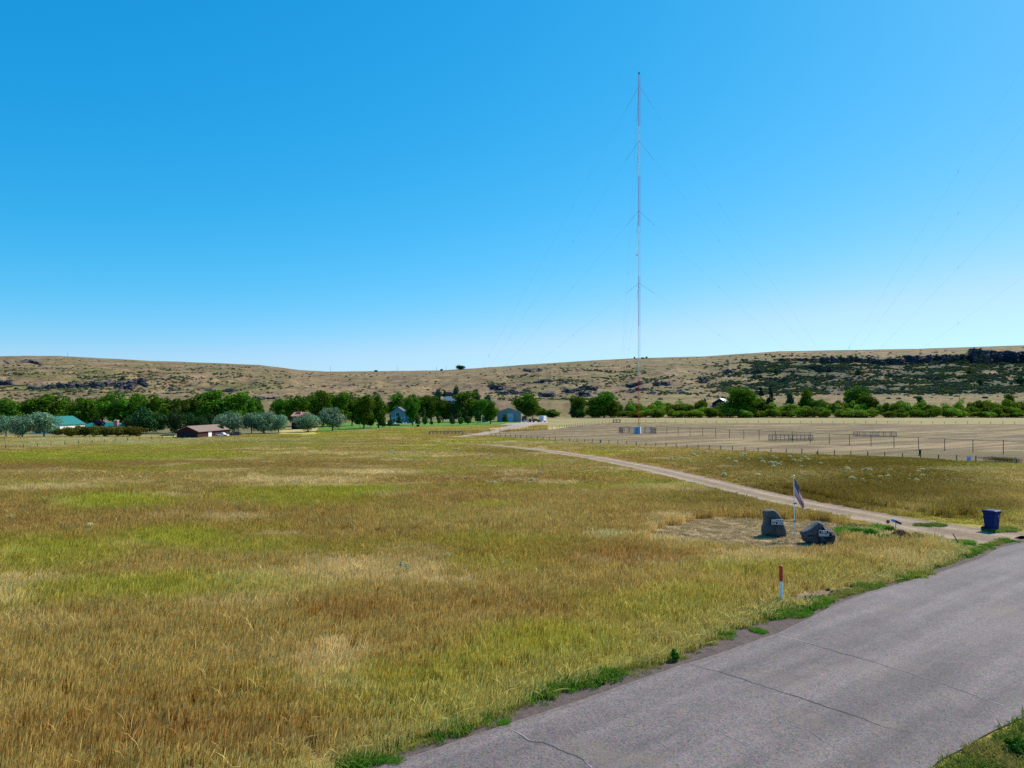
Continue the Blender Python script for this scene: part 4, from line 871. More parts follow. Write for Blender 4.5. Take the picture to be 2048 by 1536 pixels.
def enclosure(X0, X1, Y0, Y1, h, label, npx, anchor=None, gap=None):
    o = empty('fence_enclosure', (X0, Y0, 0), 0, label=label, cat='fenced enclosure'); W, D = X1 - X0, Y1 - Y0
    cs = [(0, 0), (W, 0), (W, D), (0, D), (0, 0)]
    mbr = MB(); mbm = MB(); done = set()
    for s, (a, b) in enumerate(zip(cs[:-1], cs[1:])):
        L = math.hypot(b[0] - a[0], b[1] - a[1]); n = max(1, round(L / npx))
        for k in range(n):
            if gap and s == 0 and gap[0] < k / n < gap[1]: continue
            x0, y0 = a[0] + (b[0] - a[0]) * k / n, a[1] + (b[1] - a[1]) * k / n; x1, y1 = a[0] + (b[0] - a[0]) * (k + 1) / n, a[1] + (b[1] - a[1]) * (k + 1) / n
            for p in ((x0, y0), (x1, y1)):
                key = (round(p[0], 2), round(p[1], 2))
                if key not in done: done.add(key); mb = MB(); mb.tube((0, 0, -.05), (0, 0, h + .05), .05, n=6); q = mb.build('post', M_WIRE, o); q.location = (*p, 0)
            mbr.tube((x0, y0, h), (x1, y1, h), .04, n=5); mbr.tube((x0, y0, .08), (x1, y1, .08), .03, n=5)
            m_ = max(3, int(math.hypot(x1 - x0, y1 - y0) / .12))
            for j in range(m_):
                t0, t1 = j / m_, (j + 1) / m_
                P0 = (x0 + (x1 - x0) * t0, y0 + (y1 - y0) * t0); P1 = (x0 + (x1 - x0) * t1, y0 + (y1 - y0) * t1)
                for z in np.arange(.08, h - .1, .12): mbm.tube((*P0, z), (*P1, z + .12), .0035, n=3, cap=False); mbm.tube((*P1, z), (*P0, z + .12), .0035, n=3, cap=False)
    mbr.build('rail', M_WIRE, o); mbm.build('chain_link', M_WIRE, o)
    if anchor:
        mb = MB(); ax, ay = anchor[0] - X0, anchor[1] - Y0; mb.tube((ax, ay, -.1), (ax + .9 * (1 if anchor[0] < MX else -1), ay + .2, .75), .07, n=6); mb.box(ax - .4, ax + .4, ay - .3, ay + .3, -.05, .15); mb.build('guy_anchor', M_GALV, o)
    return o
def encl_px(x0, x1, pyb, depth, h, label, npx=1.2, anchor=None, gap=None):
    Y0 = base(pyb); return enclosure(AT(x0, Y0), AT(x1, Y0), Y0, Y0 + depth, h, label, npx, anchor, gap)
encl_px(858, 925, 871.3, 2.2, 1.0, 'chain link enclosure at the guy anchor left of the mast', .95, LA)
encl_px(1545, 1626, 881.4, 2.2, 1.15, 'chain link enclosure behind the feeder posts, nearer of the two on the right', 1.6, A2)
encl_px(1715, 1793, 873.5, 2.2, 1.15, 'chain link enclosure at the guy anchor farther right behind the feeder posts', 1.5, RA)
encl_px(1228, 1241, 845.5, 2.5, 1.5, 'small enclosure behind the mast near the willow thicket', 1.4)
encl_px(1246, 1311, 867.0, 7, 1.5, 'chain link enclosure round the foot of the radio mast', 1.5, gap=(.42, .62))

# tuning hut at the mast foot
hy = base(867.5) - .4; hx = AT(1279, hy) - .5
hut = empty('tuning_hut', (hx, hy, 0), math.radians(-18), label='small pale blue hut with a white side at the foot of the mast', cat='hut')
mb = MB(); mb.box(-.75, .75, -.6, .6, .05, 1.75); mb.build('wall', mat('pale_blue_metal', (.22, .46, .62), .6, var=.1), hut, bevel=.01)
mb = MB(); mb.prism([(-.85, 1.75), (.85, 1.95), (.85, 2.03), (-.85, 1.83)], -.7, .7); mb.build('roof', M_WHITE, hut)
mb = MB(); mb.box(-.35, .25, -.64, -.605, .1, 1.5); mb.build('door', mat('blue_door', (.16, .36, .52), .5), hut)
mb = MB(); mb.box(-.2, .1, -.67, -.645, 1.0, 1.3); mb.build('vent', M_STEEL, hut); mb = MB(); mb.box(.76, .80, -.6, .6, .1, 1.7); mb.build('side_panel', M_WHITE, hut)
sg = MB(); sg.box(-.45, .45, -.02, .02, .55, .95); s_ = sg.build('warning_sign', M_WHITE); s_.location = (AT(1297.5, base(867)), base(867) - .06, 0); tag(s_, 'white notice board fixed to the mast enclosure right of the hut', 'sign')

# ------------------------------------------------------------------ buildings
def gable(name, X0, X1, Y0, Y1, zb, ze, zr, mw, mr, label, over=.25, axis='y', rz=0, hip=0, gable_m=None):
    """ridge runs along y (gable towards the camera) or x"""
    cx, cy = (X0 + X1) / 2, (Y0 + Y1) / 2; a, b = (X1 - X0) / 2, (Y1 - Y0) / 2
    o = empty(name, (cx, cy, 0), rz, label=label, cat='building')
    W = MB()
    if axis == 'y': W.prism([(-a, zb), (a, zb), (a, ze), (0, zr), (-a, ze)], -b, b)
    else:
        W.box(-a, a, -b, b, zb, ze)
        if not hip:
            for x in (-a, a - .1): W.v += [(x, -b, ze), (x, b, ze), (x, 0, zr), (x + .1, -b, ze), (x + .1, b, ze), (x + .1, 0, zr)]; n = len(W.v) - 6; W.f += [(n, n + 1, n + 2), (n + 3, n + 5, n + 4), (n, n + 2, n + 5, n + 3), (n + 1, n + 4, n + 5, n + 2)]; W.m += [0] * 4
    W.build('wall', mw, o)
    R = MB(); t = .14; sl = (zr - ze) / (a if axis == 'y' else b)
    if axis == 'y':
        xo = a + over; zo = ze - sl * over
        R.prism([(-xo, zo + .02), (0, zr + .02), (xo, zo + .02), (xo, zo + t), (0, zr + t), (-xo, zo + t)], -b - over, b + over)
    elif hip:
        zo = ze + .02; A, B = a + over, b + over; h_ = hip
        vs = [(-A, -B, zo), (A, -B, zo), (A, B, zo), (-A, B, zo), (-A + h_, 0, zr), (A - h_, 0, zr)]; n = len(R.v); R.v += vs
        for f in ((0, 1, 5, 4), (1, 2, 5), (2, 3, 4, 5), (3, 0, 4), (0, 3, 2, 1)): R.f.append(tuple(n + i for i in f)); R.m.append(0)
    else:
        yo = b + over; zo = ze - sl * over; n = len(R.v)
        pr = [(-yo, zo + .02), (0, zr + .02), (yo, zo + .02), (yo, zo + t), (0, zr + t), (-yo, zo + t)]
        R.v += [(-a - over, y, z) for y, z in pr] + [(a + over, y, z) for y, z in pr]; k = 6
        R.f += [tuple(n + i for i in range(k)), tuple(n + k + i for i in reversed(range(k)))] + [(n + i, n + k + i, n + k + (i + 1) % k, n + (i + 1) % k) for i in range(k)]; R.m += [0] * (k + 2)
    R.build('roof', mr, o); return o
def slab(parent, name, x0, x1, y, z0, z1, m, t=.06, axis='y'):
    mb = MB(); mb.box(x0, x1, y - t, y, z0, z1) if axis == 'y' else mb.box(y, y + t, x0, x1, z0, z1); return mb.build(name, m, parent)
def window(parent, x0, x1, y, z0, z1, mfr=M_WHITE, axis='y'):
    mb = MB(); f = .08
    for (a, b, c, d) in ((x0, x1, z0, z0 + f), (x0, x1, z1 - f, z1), (x0, x0 + f, z0 + f, z1 - f), (x1 - f, x1, z0 + f, z1 - f)):
        mb.box(a, b, y - .08, y - .003, c, d) if axis == 'y' else mb.box(y + .003, y + .08, a, b, c, d)
    w_ = mb.build('window', mfr, parent); mb = MB()
    mb.box(x0 + f, x1 - f, y - .04, y - .003, z0 + f, z1 - f) if axis == 'y' else mb.box(y + .003, y + .04, x0 + f, x1 - f, z0 + f, z1 - f)
    mb.build('pane', M_GLASS, w_); return w_

b1 = gable('teal_roof_barn', -125.6, -118.8, 190, 201, 0, 2.3, 4.35, M_CREAM, M_TEAL, 'barn with a teal metal roof and cream side wall behind the hedge')
window(b1, -1.0, 1.0, -5.5, .8, 1.8); slab(b1, 'door', -3.0, -1.6, -5.5, 0, 2.0, M_BARNTRIM)
b2 = gable('teal_roof_house', AT(160, 205), AT(250, 205), 203, 210, 0, 1.35, 2.55, M_CREAM, M_TEAL, 'low house with a teal hipped roof and brick chimney behind the hedge', axis='x', hip=3.2)
mb = MB(); mb.box(4.3, 5.3, -3.6, -2.6, .5, 3.1); mb.box(4.25, 5.35, -3.65, -2.55, 3.1, 3.22, 1); mb.tube((4.6, -3.1, 3.2), (4.6, -3.1, 3.5), .1, n=8); mb.build('chimney', [M_BRICK, M_CREAM], b2); window(b2, -4, -2.6, -3.5, .5, 1.2)
b3 = gable('brown_shed', -73.3, -68.7, 158, 175, 0, 1.6, 2.68, M_DARKRED, M_BROWNROOF, 'long low shed with a brown shingle roof and dark open end', over=.3)
slab(b3, 'doorway_shade', -1.9, 1.9, -8.5, .0, 1.5, M_DARKBOARD); slab(b3, 'side_door', -3, -1.2, 2.3, .05, 1.4, M_WHITE, axis='x'); slab(b3, 'side_opening_shade', 0.5, 5.5, 2.3, .05, 1.2, M_DARKBOARD, axis='x')  # dark panels on solid walls paint the shade inside the shed's openings
b4 = gable('metal_barn', AT(994.5, 325), AT(1041.5, 325), 325, 340, 0, 4.4, 6.25, M_BARNWALL, M_BARNTRIM, 'blue-grey metal barn with a pale door at the end of the gravel yard', over=.15)
slab(b4, 'door', -.8, 1.9, -7.5, .05, 3.8, M_BARNDOOR, .1); slab(b4, 'corner_trim', -7.4, -6.6, 5.3, 0, 4.3, M_WHITE, .1, axis='x'); slab(b4, 'side_panel', -7.4, 7.4, 5.3, 0.02, 4.2, mat('white_metal_side', (.7, .7, .68), .6), .05, axis='x')
b5 = gable('gabled_house', AT(779, 300), AT(812, 300), 300, 308, 0, 4.2, 6.7, M_BLUEWALL, M_GREYROOF, 'grey two-storey house with an arched gable window behind the lawn', over=.3)
window(b5, -.9, .9, -4.0, 2.9, 4.5); window(b5, -2.2, -.9, -4.0, .6, 1.9); slab(b5, 'porch_beam', -3, 3, -4.02, 2.15, 2.35, M_WHITE, .2); slab(b5, 'door', .3, 1.3, -4.0, .1, 2.0, M_DARKBOARD)
mb = MB(); mb.box(3.45, 6.5, -3, 3, 0, 3.4); mb.build('side_wing', M_BLUEWALL, b5); mb = MB(); mb.prism([(3.0, 6.0), (7.0, 5.7), (6.9, 3.3), (3.45, 3.4)], -3.2, 3.2); mb.build('wing_roof', M_GREYROOF, b5)
b6 = gable('red_roof_house', AT(585, 225), AT(612, 225), 224, 231, 0, 4.0, 5.1, M_DARKBOARD, M_REDROOF, 'dark house with a red-brown roof between silver olives', axis='x'); window(b6, -1.4, -.6, -3.5, 2.2, 3.0)
mb = MB(); mb.box(-1.2, .2, -1.5, -.5, 4.2, 5.5); mb.build('chimney', M_BRICK, b6)
b7 = gable('blue_roof_house', AT(886, 398), AT(914, 398), 398, 406, 0, 10.1, 12.2, M_DARKBOARD, M_SLATE, 'house with a blue roof showing above the trees on the rise', axis='x'); window(b7, -3, -1.6, -4, 8.6, 9.8); window(b7, .6, 2.4, -4, 8.6, 9.8)
b8 = gable('dark_farmhouse', AT(1432, 505), AT(1462, 505), 505, 514, 0, 9.2, 12.4, M_DARKBOARD, M_WHITEROOF, 'dark farmhouse with a white roof left of the big bright cottonwood', rz=math.radians(-35)); slab(b8, 'lower_wall', -4.5, 5, -4.5, 4, 7.2, mat('pale_blue_wall', (.45, .5, .56), .8), .3); window(b8, -1, 1, -4.8, 7.5, 8.8)
hx_, hy_, hz_ = hill_at(1285, 717.5)
b9 = gable('hilltop_barn', hx_ - 2.6, hx_ + 2.6, hy_, hy_ + 5, hz_ - 1, hz_ + 2.3, hz_ + 3.0, M_DARKBOARD, M_GREYROOF, 'small dark barn on the skyline just right of the mast', axis='x'); slab(b9, 'door', -.8, .8, -2.5, hz_, hz_ + 1.8, M_STEEL)
b10 = gable('pale_cabin', AT(1762, 1100), AT(1790, 1100), 1098, 1104, 0, 1, 2, M_CREAM, M_GREYROOF, 'x') if False else None
cp = empty('carport', (AT(969, 322), 322, 0), 0, label='pale green carport between the lawn trees and the metal barn', cat='carport')
mb = MB(); mb.box(-1.2, 1.6, -1.5, 1.5, 2.0, 2.7); mb.build('roof', mat('pale_green_metal', (.28, .58, .52), .6), cp)
for x in (-1.15, 1.5):
    mb = MB(); mb.box(x, x + .12, -1.45, -1.3, 0, 2.0); mb.build('post', M_WHITE, cp)
mb = MB(); mb.box(-1.1, 1.5, 1.2, 1.4, 0, 2.0); mb.build('back_wall', M_BARNWALL, cp)
sh_ = gable('open_lean_to', AT(1044, 330), AT(1053.5, 330), 330, 334, 0, 2.2, 2.6, M_DARKBOARD, M_STEEL, 'dark open lean-to right against the metal barn'); slab(sh_, 'opening_shade', -.9, .9, -2.0, .1, 1.9, M_STEEL)  # dark front panel paints the shade inside the lean-to

def trailer(px, Y, w_, h, d, label):
    o = empty('cargo_trailer', (AT(px, Y), Y, 0), math.radians(-28), label=label, cat='trailer')
    mb = MB(); mb.box(-w_ / 2, w_ / 2, -d / 2, d / 2, .5, h); mb.build('body', M_WHITE, o, bevel=.05)
    mb = MB(); mb.box(-w_ / 2 + .1, w_ / 2 - .1, -d / 2 - .05, -d / 2 - .01, .6, h - .15); mb.build('door', mat('trailer_door', (.55, .62, .68), .5), o)
    for y in (-.5, .5):
        for x in (-w_ / 2, w_ / 2 - .2): mb = MB(); mb.tube((x, y, .33), (x + .2, y, .33), .32, n=14); mb.build('wheel', M_RUBBER, o)
    return o
trailer(1085.5, 328, 2.3, 2.75, 3.0, 'white box trailer at the right end of the gravel yard')

def vehicle(px, Y, L, h, color, label, cat, rz=0, shape='car', z=0):
    name = {'car': 'parked_car', 'pickup': 'pickup_truck', 'suv': 'parked_suv'}[shape]
    o = empty(name, (AT(px, Y), Y, z), rz, label=label, cat=cat); W = L * .4; pm = mat(name + '_paint', color, .35, .1, var=.04, spec=.6); a = L / 2
    prof = {'car': [(-a, .28), (-a, .55), (-a * .62, .62), (-a * .38, .98), (a * .28, .98), (a * .55, .64), (a, .55), (a, .28)],
            'suv': [(-a, .28), (-a, .95), (-a * .9, 1.0), (a * .3, 1.0), (a * .5, .66), (a, .58), (a, .28)],
            'pickup': [(-a, .28), (-a, .62), (-a * .1, .62), (-a * .02, 1.0), (a * .32, 1.0), (a * .52, .66), (a, .6), (a, .28)]}[shape]
    mb = MB(); mb.prism([(x, zz * h) for x, zz in prof], -W / 2, W / 2); mb.build('body', pm, o, bevel=.04)
    tops_ = [p for p in prof if p[1] > .93]; x0 = min(p[0] for p in tops_); x1 = max(p[0] for p in tops_)
    mb = MB(); mb.prism([(x0 + .05 * L, .70 * h), (x1 + .06 * L, .70 * h), (x1, .92 * h), (x0 + .06 * L, .92 * h)], -W / 2 - .015, W / 2 + .015); mb.build('side_window', M_GLASS, o)
    for sx_ in (-.62, .62):
        for sy_ in (-1, 1):
            mb = MB(); mb.tube((sx_ * a, sy_ * W / 2 - .08, .24 * h), (sx_ * a, sy_ * W / 2 + .04, .24 * h), .24 * h, n=16); w_ = mb.build('wheel', M_RUBBER, o); mb = MB(); mb.tube((sx_ * a, sy_ * W / 2 - .1, .24 * h), (sx_ * a, sy_ * W / 2 + .055, .24 * h), .13 * h, n=12); mb.build('rim', M_CHROME, w_)
    for sy_ in (-.34, .34): mb = MB(); mb.box(a, a + .03, sy_ * W - .1, sy_ * W + .1, .42 * h, .52 * h); mb.build('headlight', M_WHITE, o)
    return o
vehicle(444, 168, 2.9, 1.0, (.78, .80, .84), 'white pickup parked right of the brown shed', 'pickup', 0, 'pickup')
vehicle(468, 171, 2.8, 1.1, (.02, .02, .03), 'black car parked right of the white pickup', 'car', math.pi, 'suv')
vehicle(1052, 319, 2.9, 1.0, (.42, .48, .56), 'silver-blue car beside the metal barn', 'car', .1)
vehicle(1072, 324, 3.0, 1.5, (.03, .04, .08), 'dark truck in the yard between tractor and trailer', 'truck', 0, 'suv')
vehicle(1079, 320, 2.2, 1.3, (.05, .02, .02), 'small dark car in front of the white trailer', 'car', math.pi / 2.5, 'suv')
tr = empty('tractor', (AT(1062.5, 320), 320, 0), 0, label='red tractor in the gravel yard beside the silver-blue car', cat='tractor')
mb = MB(); mb.box(-.2, 1.2, -.3, .3, .5, 1.05); mb.build('hood', mat('tractor_red', (.40, .05, .03), .5), tr, bevel=.05); mb = MB(); mb.box(-.9, -.15, -.4, .4, .5, 1.6); mb.build('cab', mat('tractor_cab', (.25, .07, .05), .5), tr, bevel=.05)
for x, rr in ((-.6, .6), (.9, .34)):
    for s in (-1, 1): mb = MB(); mb.tube((x, s * .4, rr), (x, s * .62, rr), rr, n=16); mb.build('wheel', M_RUBBER, tr)

# roadside and field things --------------------------------------------------------------
def post_sign(): pass
Y_ = base(1211); X_ = AT(1562, Y_)
mk = empty('marker_post', (X_, Y_, 0), 0, label='white marker post with a red top at the edge of the road', cat='marker post')
pxm = Y_ / F
mb = MB(); mb.tube((0, 0, -.1), (0, 0, 1.02 * 48 * pxm), .062, n=16); mb.build('lower_tube', M_WHITE, mk, smooth=False)
mb = MB(); z0 = 48 * pxm * 1.02; z1 = 77 * pxm
mb.tube((0, 0, z0), (0, 0, z1), .066, n=16, cap=True)
for k in range(5):
    a0, a1 = k / 5 * math.pi / 2, (k + 1) / 5 * math.pi / 2; mb.tube((0, 0, z1 + .066 * math.sin(a0)), (0, 0, z1 + .066 * math.sin(a1)), .066 * math.cos(a0), max(.004, .066 * math.cos(a1)), 16)
mb.build('red_cap', M_RED, mk, smooth=False)
cx, cy = G(1595, 1213); cv = MB(); cv.prism([(-.27, 0), (.27, 0), (.27, .06), (-.22, .09)], -.07, .07); o = cv.build('broken_marker_piece', M_WHITE); o.location = (cx, cy, .01); o.rotation_euler = (0, 0, math.radians(-12)); tag(o, 'short white broken piece lying beside the marker post', 'debris')

# boulders carrying address plates
def stone_mat():
    m = bpy.data.materials.new('grey_boulder'); m.use_nodes = True; n, l = m.node_tree.nodes, m.node_tree.links; b = n['Principled BSDF']; b.inputs['Roughness'].default_value = .9
    tc = n.new('ShaderNodeTexCoord'); a = n.new('ShaderNodeTexNoise'); a.inputs['Scale'].default_value = 3; a.inputs['Detail'].default_value = 9; a.inputs['Roughness'].default_value = .7; l.new(tc.outputs['Object'], a.inputs['Vector'])
    r_ = n.new('ShaderNodeValToRGB'); r_.color_ramp.elements[0].position = .3; r_.color_ramp.elements[0].color = (.030, .029, .034, 1); r_.color_ramp.elements[1].position = .7; r_.color_ramp.elements[1].color = (.13, .125, .12, 1)
    l.new(a.outputs[0], r_.inputs[0]); l.new(r_.outputs[0], b.inputs['Base Color']); bp = n.new('ShaderNodeBump'); bp.inputs['Strength'].default_value = .8; bp.inputs['Distance'].default_value = .04
    l.new(a.outputs[0], bp.inputs['Height']); l.new(bp.outputs[0], b.inputs['Normal']); return m
M_STONE = stone_mat()
def boulder(px, pyb, outline, depth, seed, label, plate):
    Y = base(pyb); X = AT(px, Y); s = Y / F / 7.68; o = empty('plaque_boulder', (X, Y, 0), 0, label=label, cat='boulder')
    x0 = (px - 1480) * 7.68; yb = (pyb - 920) * 7.68; pts = [((x - x0) * s, (yb - y) * s) for x, y in outline]
    # resample the outline
    ds_ = [0]; P_ = pts + [pts[0]]
    for a, b in zip(P_[:-1], P_[1:]): ds_.append(ds_[-1] + math.hypot(b[0] - a[0], b[1] - a[1]))
    n = 72; ring = [(np.interp(ds_[-1] * k / n, ds_, [p[0] for p in P_]), np.interp(ds_[-1] * k / n, ds_, [p[1] for p in P_])) for k in range(n)]
    cx_ = sum(p[0] for p in ring) / n; cz_ = sum(p[1] for p in ring) / n; V = []; Fc = []; K = [-1, -.97, -.9, -.72, -.4, 0, .35, .65, .85, .96, 1]; sc_ = [.0, .72, .93, .98, 1.0, .99, .94, .84, .66, .42, 0]
    for k, (kk, q) in enumerate(zip(K, sc_)):
        for x, z in ring:
            dx, dz = (x - cx_) * q, (z - cz_) * q
            nn = mnoise.fractal(Vector((x * 1.6 + seed, kk * 1.6, z * 1.6)), 1.0, 2.0, 4) * .10
            y = kk * depth * .5 * (1 - .25 * max(0, z / 1.4) * (1 if kk > 0 else .35)) + nn * .8
            V.append((cx_ + dx * (1 + nn), y, max(-.05, cz_ + dz * (1 + nn * .7))))
    for k in range(len(K) - 1):
        for i in range(n): j = (i + 1) % n; Fc.append((k * n + i, k * n + j, (k + 1) * n + j, (k + 1) * n + i))
    me = new_mesh('rock', V, Fc, [M_STONE], smooth=True); bm = bmesh.new(); bm.from_mesh(me); bmesh.ops.remove_doubles(bm, verts=bm.verts, dist=.002); bmesh.ops.recalc_face_normals(bm, faces=bm.faces); bm.to_mesh(me); bm.free(); link('rock', me, o)
    (ax, ay, bx_, by_), lines, under = plate; w_ = (bx_ - ax) * s; h_ = (by_ - ay) * s; pc = (((ax + bx_) / 2 - x0) * s, (yb - (ay + by_) / 2) * s); yf = -depth * .5 - .12
    mb = MB(); f = .018 * w_ / .6
    mb.box(-w_ / 2, w_ / 2, 0, .16, -h_ / 2, h_ / 2); pl = mb.build('address_plate', mat('plate_blue_black', (.012, .018, .05), .5, var=.05), o); pl.location = (pc[0], yf, pc[1])
    mb = MB()
    for (a, b, c, d) in ((-w_ / 2, w_ / 2, h_ / 2 - f, h_ / 2), (-w_ / 2, w_ / 2, -h_ / 2, -h_ / 2 + f), (-w_ / 2, -w_ / 2 + f, -h_ / 2 + f, h_ / 2 - f), (w_ / 2 - f, w_ / 2, -h_ / 2 + f, h_ / 2 - f)): mb.box(a, b, -.012, -.003, c, d)
    mb.build('border', M_WHITE, pl)
    for t, zz, sz in lines:
        cu = bpy.data.curves.new('lettering', 'FONT'); cu.body = t; cu.align_x = 'CENTER'; cu.align_y = 'CENTER'; cu.size = sz * h_; cu.extrude = .003; cu.offset = .004
        to = bpy.data.objects.new('lettering_tmp', cu); COL.objects.link(to); bpy.context.view_layer.update(); me = bpy.data.meshes.new_from_object(to.evaluated_get(bpy.context.evaluated_depsgraph_get())); bpy.data.objects.remove(to)
        xs = [v.co.x for v in me.vertices]; wd_ = max(xs) - min(xs); k_ = min(1.5, (w_ * .86) / wd_)
        for v in me.vertices: v.co = Vector((v.co.x * k_, -.008 - v.co.z, v.co.y))
        me.materials.clear(); me.materials.append(M_WHITE); lo = link('lettering', me, pl); lo.location = (0, 0, zz * h_)
    return o
boulder(1547, 1071.5, [(345, 1160), (340, 1040), (352, 900), (365, 800), (400, 768), (460, 758), (510, 765), (555, 800), (605, 865), (635, 950), (665, 1030), (685, 1100), (683, 1160), (640, 1175), (500, 1180), (400, 1175)], .85, 3,
        'upright dark boulder with a white-bordered plate, left of the flagpole', ((430, 888, 612, 968), [('BIGGLE', .22, .52), ('LN  2007', -.22, .40)], None))
boulder(1632, 1086.5, [(965, 1245), (940, 1200), (917, 1130), (925, 1100), (990, 1060), (1060, 1020), (1110, 975), (1170, 930), (1215, 945), (1290, 1005), (1345, 1055), (1400, 1085), (1428, 1140), (1425, 1200), (1395, 1265), (1340, 1285), (1200, 1290), (1050, 1280)], .95, 9,
        'low wide peaked dark boulder with a plate, right of the flagpole', ((1138, 1052, 1290, 1138), [('151', .2, .5), ('BIGGLE LN', -.24, .44)], None))

# flagpole and flag
fy = base(1077.5); fx = AT(1589.5, fy); s_ = fy / F
fp = empty('flagpole', (fx, fy, 0), 0, label='thin white flagpole with a ball top between the two boulders', cat='flagpole')
lean = -.055
mb = MB(); mb.tube((0, 0, -.1), (lean, 0, 3.35), .028, .02, 10); mb.build('pole', M_WHITE, fp)
bm = bmesh.new(); bmesh.ops.create_uvsphere(bm, u_segments=14, v_segments=10, radius=.055); me = bpy.data.meshes.new('finial'); bm.to_mesh(me); bm.free(); me.materials.append(mat('gilt_ball', (.75, .62, .30), .35, .5)); f_ = link('finial', me, fp); f_.location = (lean, 0, 3.4)
for z in (.95, 1.9): mb = MB(); mb.tube((-.06, 0, z), (.09, 0, z + .02), .035, n=8); mb.build('bracket', M_STEEL, fp)
nu, nv = 40, 26; V = []; Fc = []; FM = []
for i in range(nu + 1):
    u = i / nu
    for j in range(nv + 1):
        v = j / nv; tx, tz = .46 * u ** .75, -1.30 * u ** 1.05; bx_, bz_ = .50 * u ** 1.15, -.86 - .92 * u
        fold = .085 * math.sin(9 * v + 2.2 * u) * (u ** .5) + .05 * math.sin(17 * v - 3 * u) * u
        V.append((tx * (1 - v) + bx_ * v + .35 * fold * u, fold - .12 * u, tz * (1 - v) + bz_ * v))
for i in range(nu):
    for j in range(nv):
        a = i * (nv + 1) + j; Fc.append((a, a + 1, a + nv + 2, a + nv + 1))
        if i < nu * .4 and j < nv * 7 / 13: FM.append(1 if (i % 3 == 1 and (j + (i // 3)) % 2 == 1) else 2)
        else: FM.append(0 if (j // 2) % 2 == 0 else 1)
me = new_mesh('flag', V, Fc, [mat('flag_red', (.50, .03, .05), .8, var=.05), mat('flag_white', (.78, .76, .76), .8, var=.05), mat('flag_blue', (.01, .012, .08), .8, var=.05)], FM, smooth=True)
fl_ = link('flag', me, None, (fx + lean + .03, fy - .02, 3.28)); tag(fl_, 'striped flag with a blue starred corner hanging limp from the flagpole', 'flag')
md = fl_.modifiers.new('thickness', 'SOLIDIFY'); md.thickness = .006

# wheeled bin
by_ = base(1063.5); bxx = AT(1989, by_); bn_ = empty('wheeled_bin', (bxx, by_ + .25, 0), math.radians(28), label='dark blue wheeled rubbish bin where the driveway meets the road', cat='rubbish bin')
mb = MB(); n = len(mb.v)
def ringrect(z, a, b, y0=0): return [(-a, -b + y0, z), (a, -b + y0, z), (a, b + y0, z), (-a, b + y0, z)]
def loft(mb, rings, m=0):
    n = len(mb.v)
    for r_ in rings: mb.v += r_
    k = 4
    for i in range(len(rings) - 1):
        for j in range(4): q = (j + 1) % 4; mb.f.append((n + i * 4 + j, n + i * 4 + q, n + i * 4 + 4 + q, n + i * 4 + 4 + j)); mb.m.append(m)
    mb.f.append((n, n + 3, n + 2, n + 1)); mb.m.append(m); e = n + (len(rings) - 1) * 4; mb.f.append((e, e + 1, e + 2, e + 3)); mb.m.append(m)
loft(mb, [ringrect(.04, .25, .27), ringrect(.3, .27, .29), ringrect(1.08, .31, .34), ringrect(1.10, .345, .38), ringrect(1.20, .355, .39)]); mb.build('body', M_BIN, bn_, bevel=.02)
mb = MB(); loft(mb, [ringrect(1.205, .37, .41, -.02), ringrect(1.24, .365, .405, -.02), ringrect(1.29, .29, .30, -.02)]); mb.build('lid', M_BIN, bn_, bevel=.02)
mb = MB(); mb.tube((-.27, .47, 1.15), (.27, .47, 1.15), .022, n=8); mb.tube((-.27, .37, 1.13), (-.27, .47, 1.15), .02, n=6); mb.tube((.27, .37, 1.13), (.27, .47, 1.15), .02, n=6); mb.build('handle', M_BIN, bn_)
for s in (-1, 1): mb = MB(); mb.tube((s * .28, .31, .14), (s * .36, .31, .14), .14, n=18); mb.build('wheel', M_RUBBER, bn_)
mb = MB(); mb.box(.10, .21, -.345, -.325, .82, 1.0); e_ = mb.build('emblem', mat('bin_print', (.2, .24, .4), .6), bn_); e_.rotation_euler = (math.radians(0), 0, 0)

bn_.scale = (.93, .93, .95)
# mailbox-like blue box and round red reflector by the driveway
X_, Y_ = G(1776, 1056); rf = empty('reflector_marker', (X_, Y_, 0), 0, label='round red reflector on a thin stake beside the driveway', cat='reflector')
mb = MB(); mb.tube((0, 0, -.05), (0, 0, .30), .012, n=6); mb.build('stake', M_GALV, rf); mb = MB(); mb.tube((0, -.012, .37), (0, .012, .37), .108, n=24); mb.build('disc', mat('reflector_red', (.30, .035, .02), .4, var=.1), rf)
mb = MB(); mb.box(-.065, .065, -.016, -.0125, .35, .385); mb.build('disc_bar', mat('reflector_bar', (.55, .30, .26), .5), rf)
X_, Y_ = G(1792, 1060); bb = empty('newspaper_box', (X_, Y_, 0), math.radians(0), label='tilted blue newspaper tube on a post beside the driveway', cat='newspaper box')
mb = MB(); mb.tube((0, .05, -.05), (.02, .05, .46), .02, n=6); mb.build('post', M_GALV, bb)
mb = MB(); mb.prism([(-.2, .0), (.2, 0), (.2, .12), (-.2, .12)], -.22, .22); q = mb.build('box', mat('blue_plastic', (.05, .22, .45), .45, spec=.5), bb, bevel=.012); q.location = (0, .0, .42); q.rotation_euler = (0, math.radians(24), 0)
mb = MB(); mb.box(-.185, .185, -.235, -.222, .015, .105); q2 = mb.build('opening_shade', mat('box_dark', (.006, .01, .04), .6), bb); q2.location = (0, 0, .42); q2.rotation_euler = (0, math.radians(24), 0)  # dark plate on the box end paints the shade in the tube's mouth
def stick(name, p0, p1, r0, r1, m, label, cat):
    mb = MB(); mb.tube((0, 0, 0), tuple(np.array(p1) - np.array(p0)), r0, r1, 8); o = mb.build(name, m); o.location = p0; tag(o, label, cat); return o
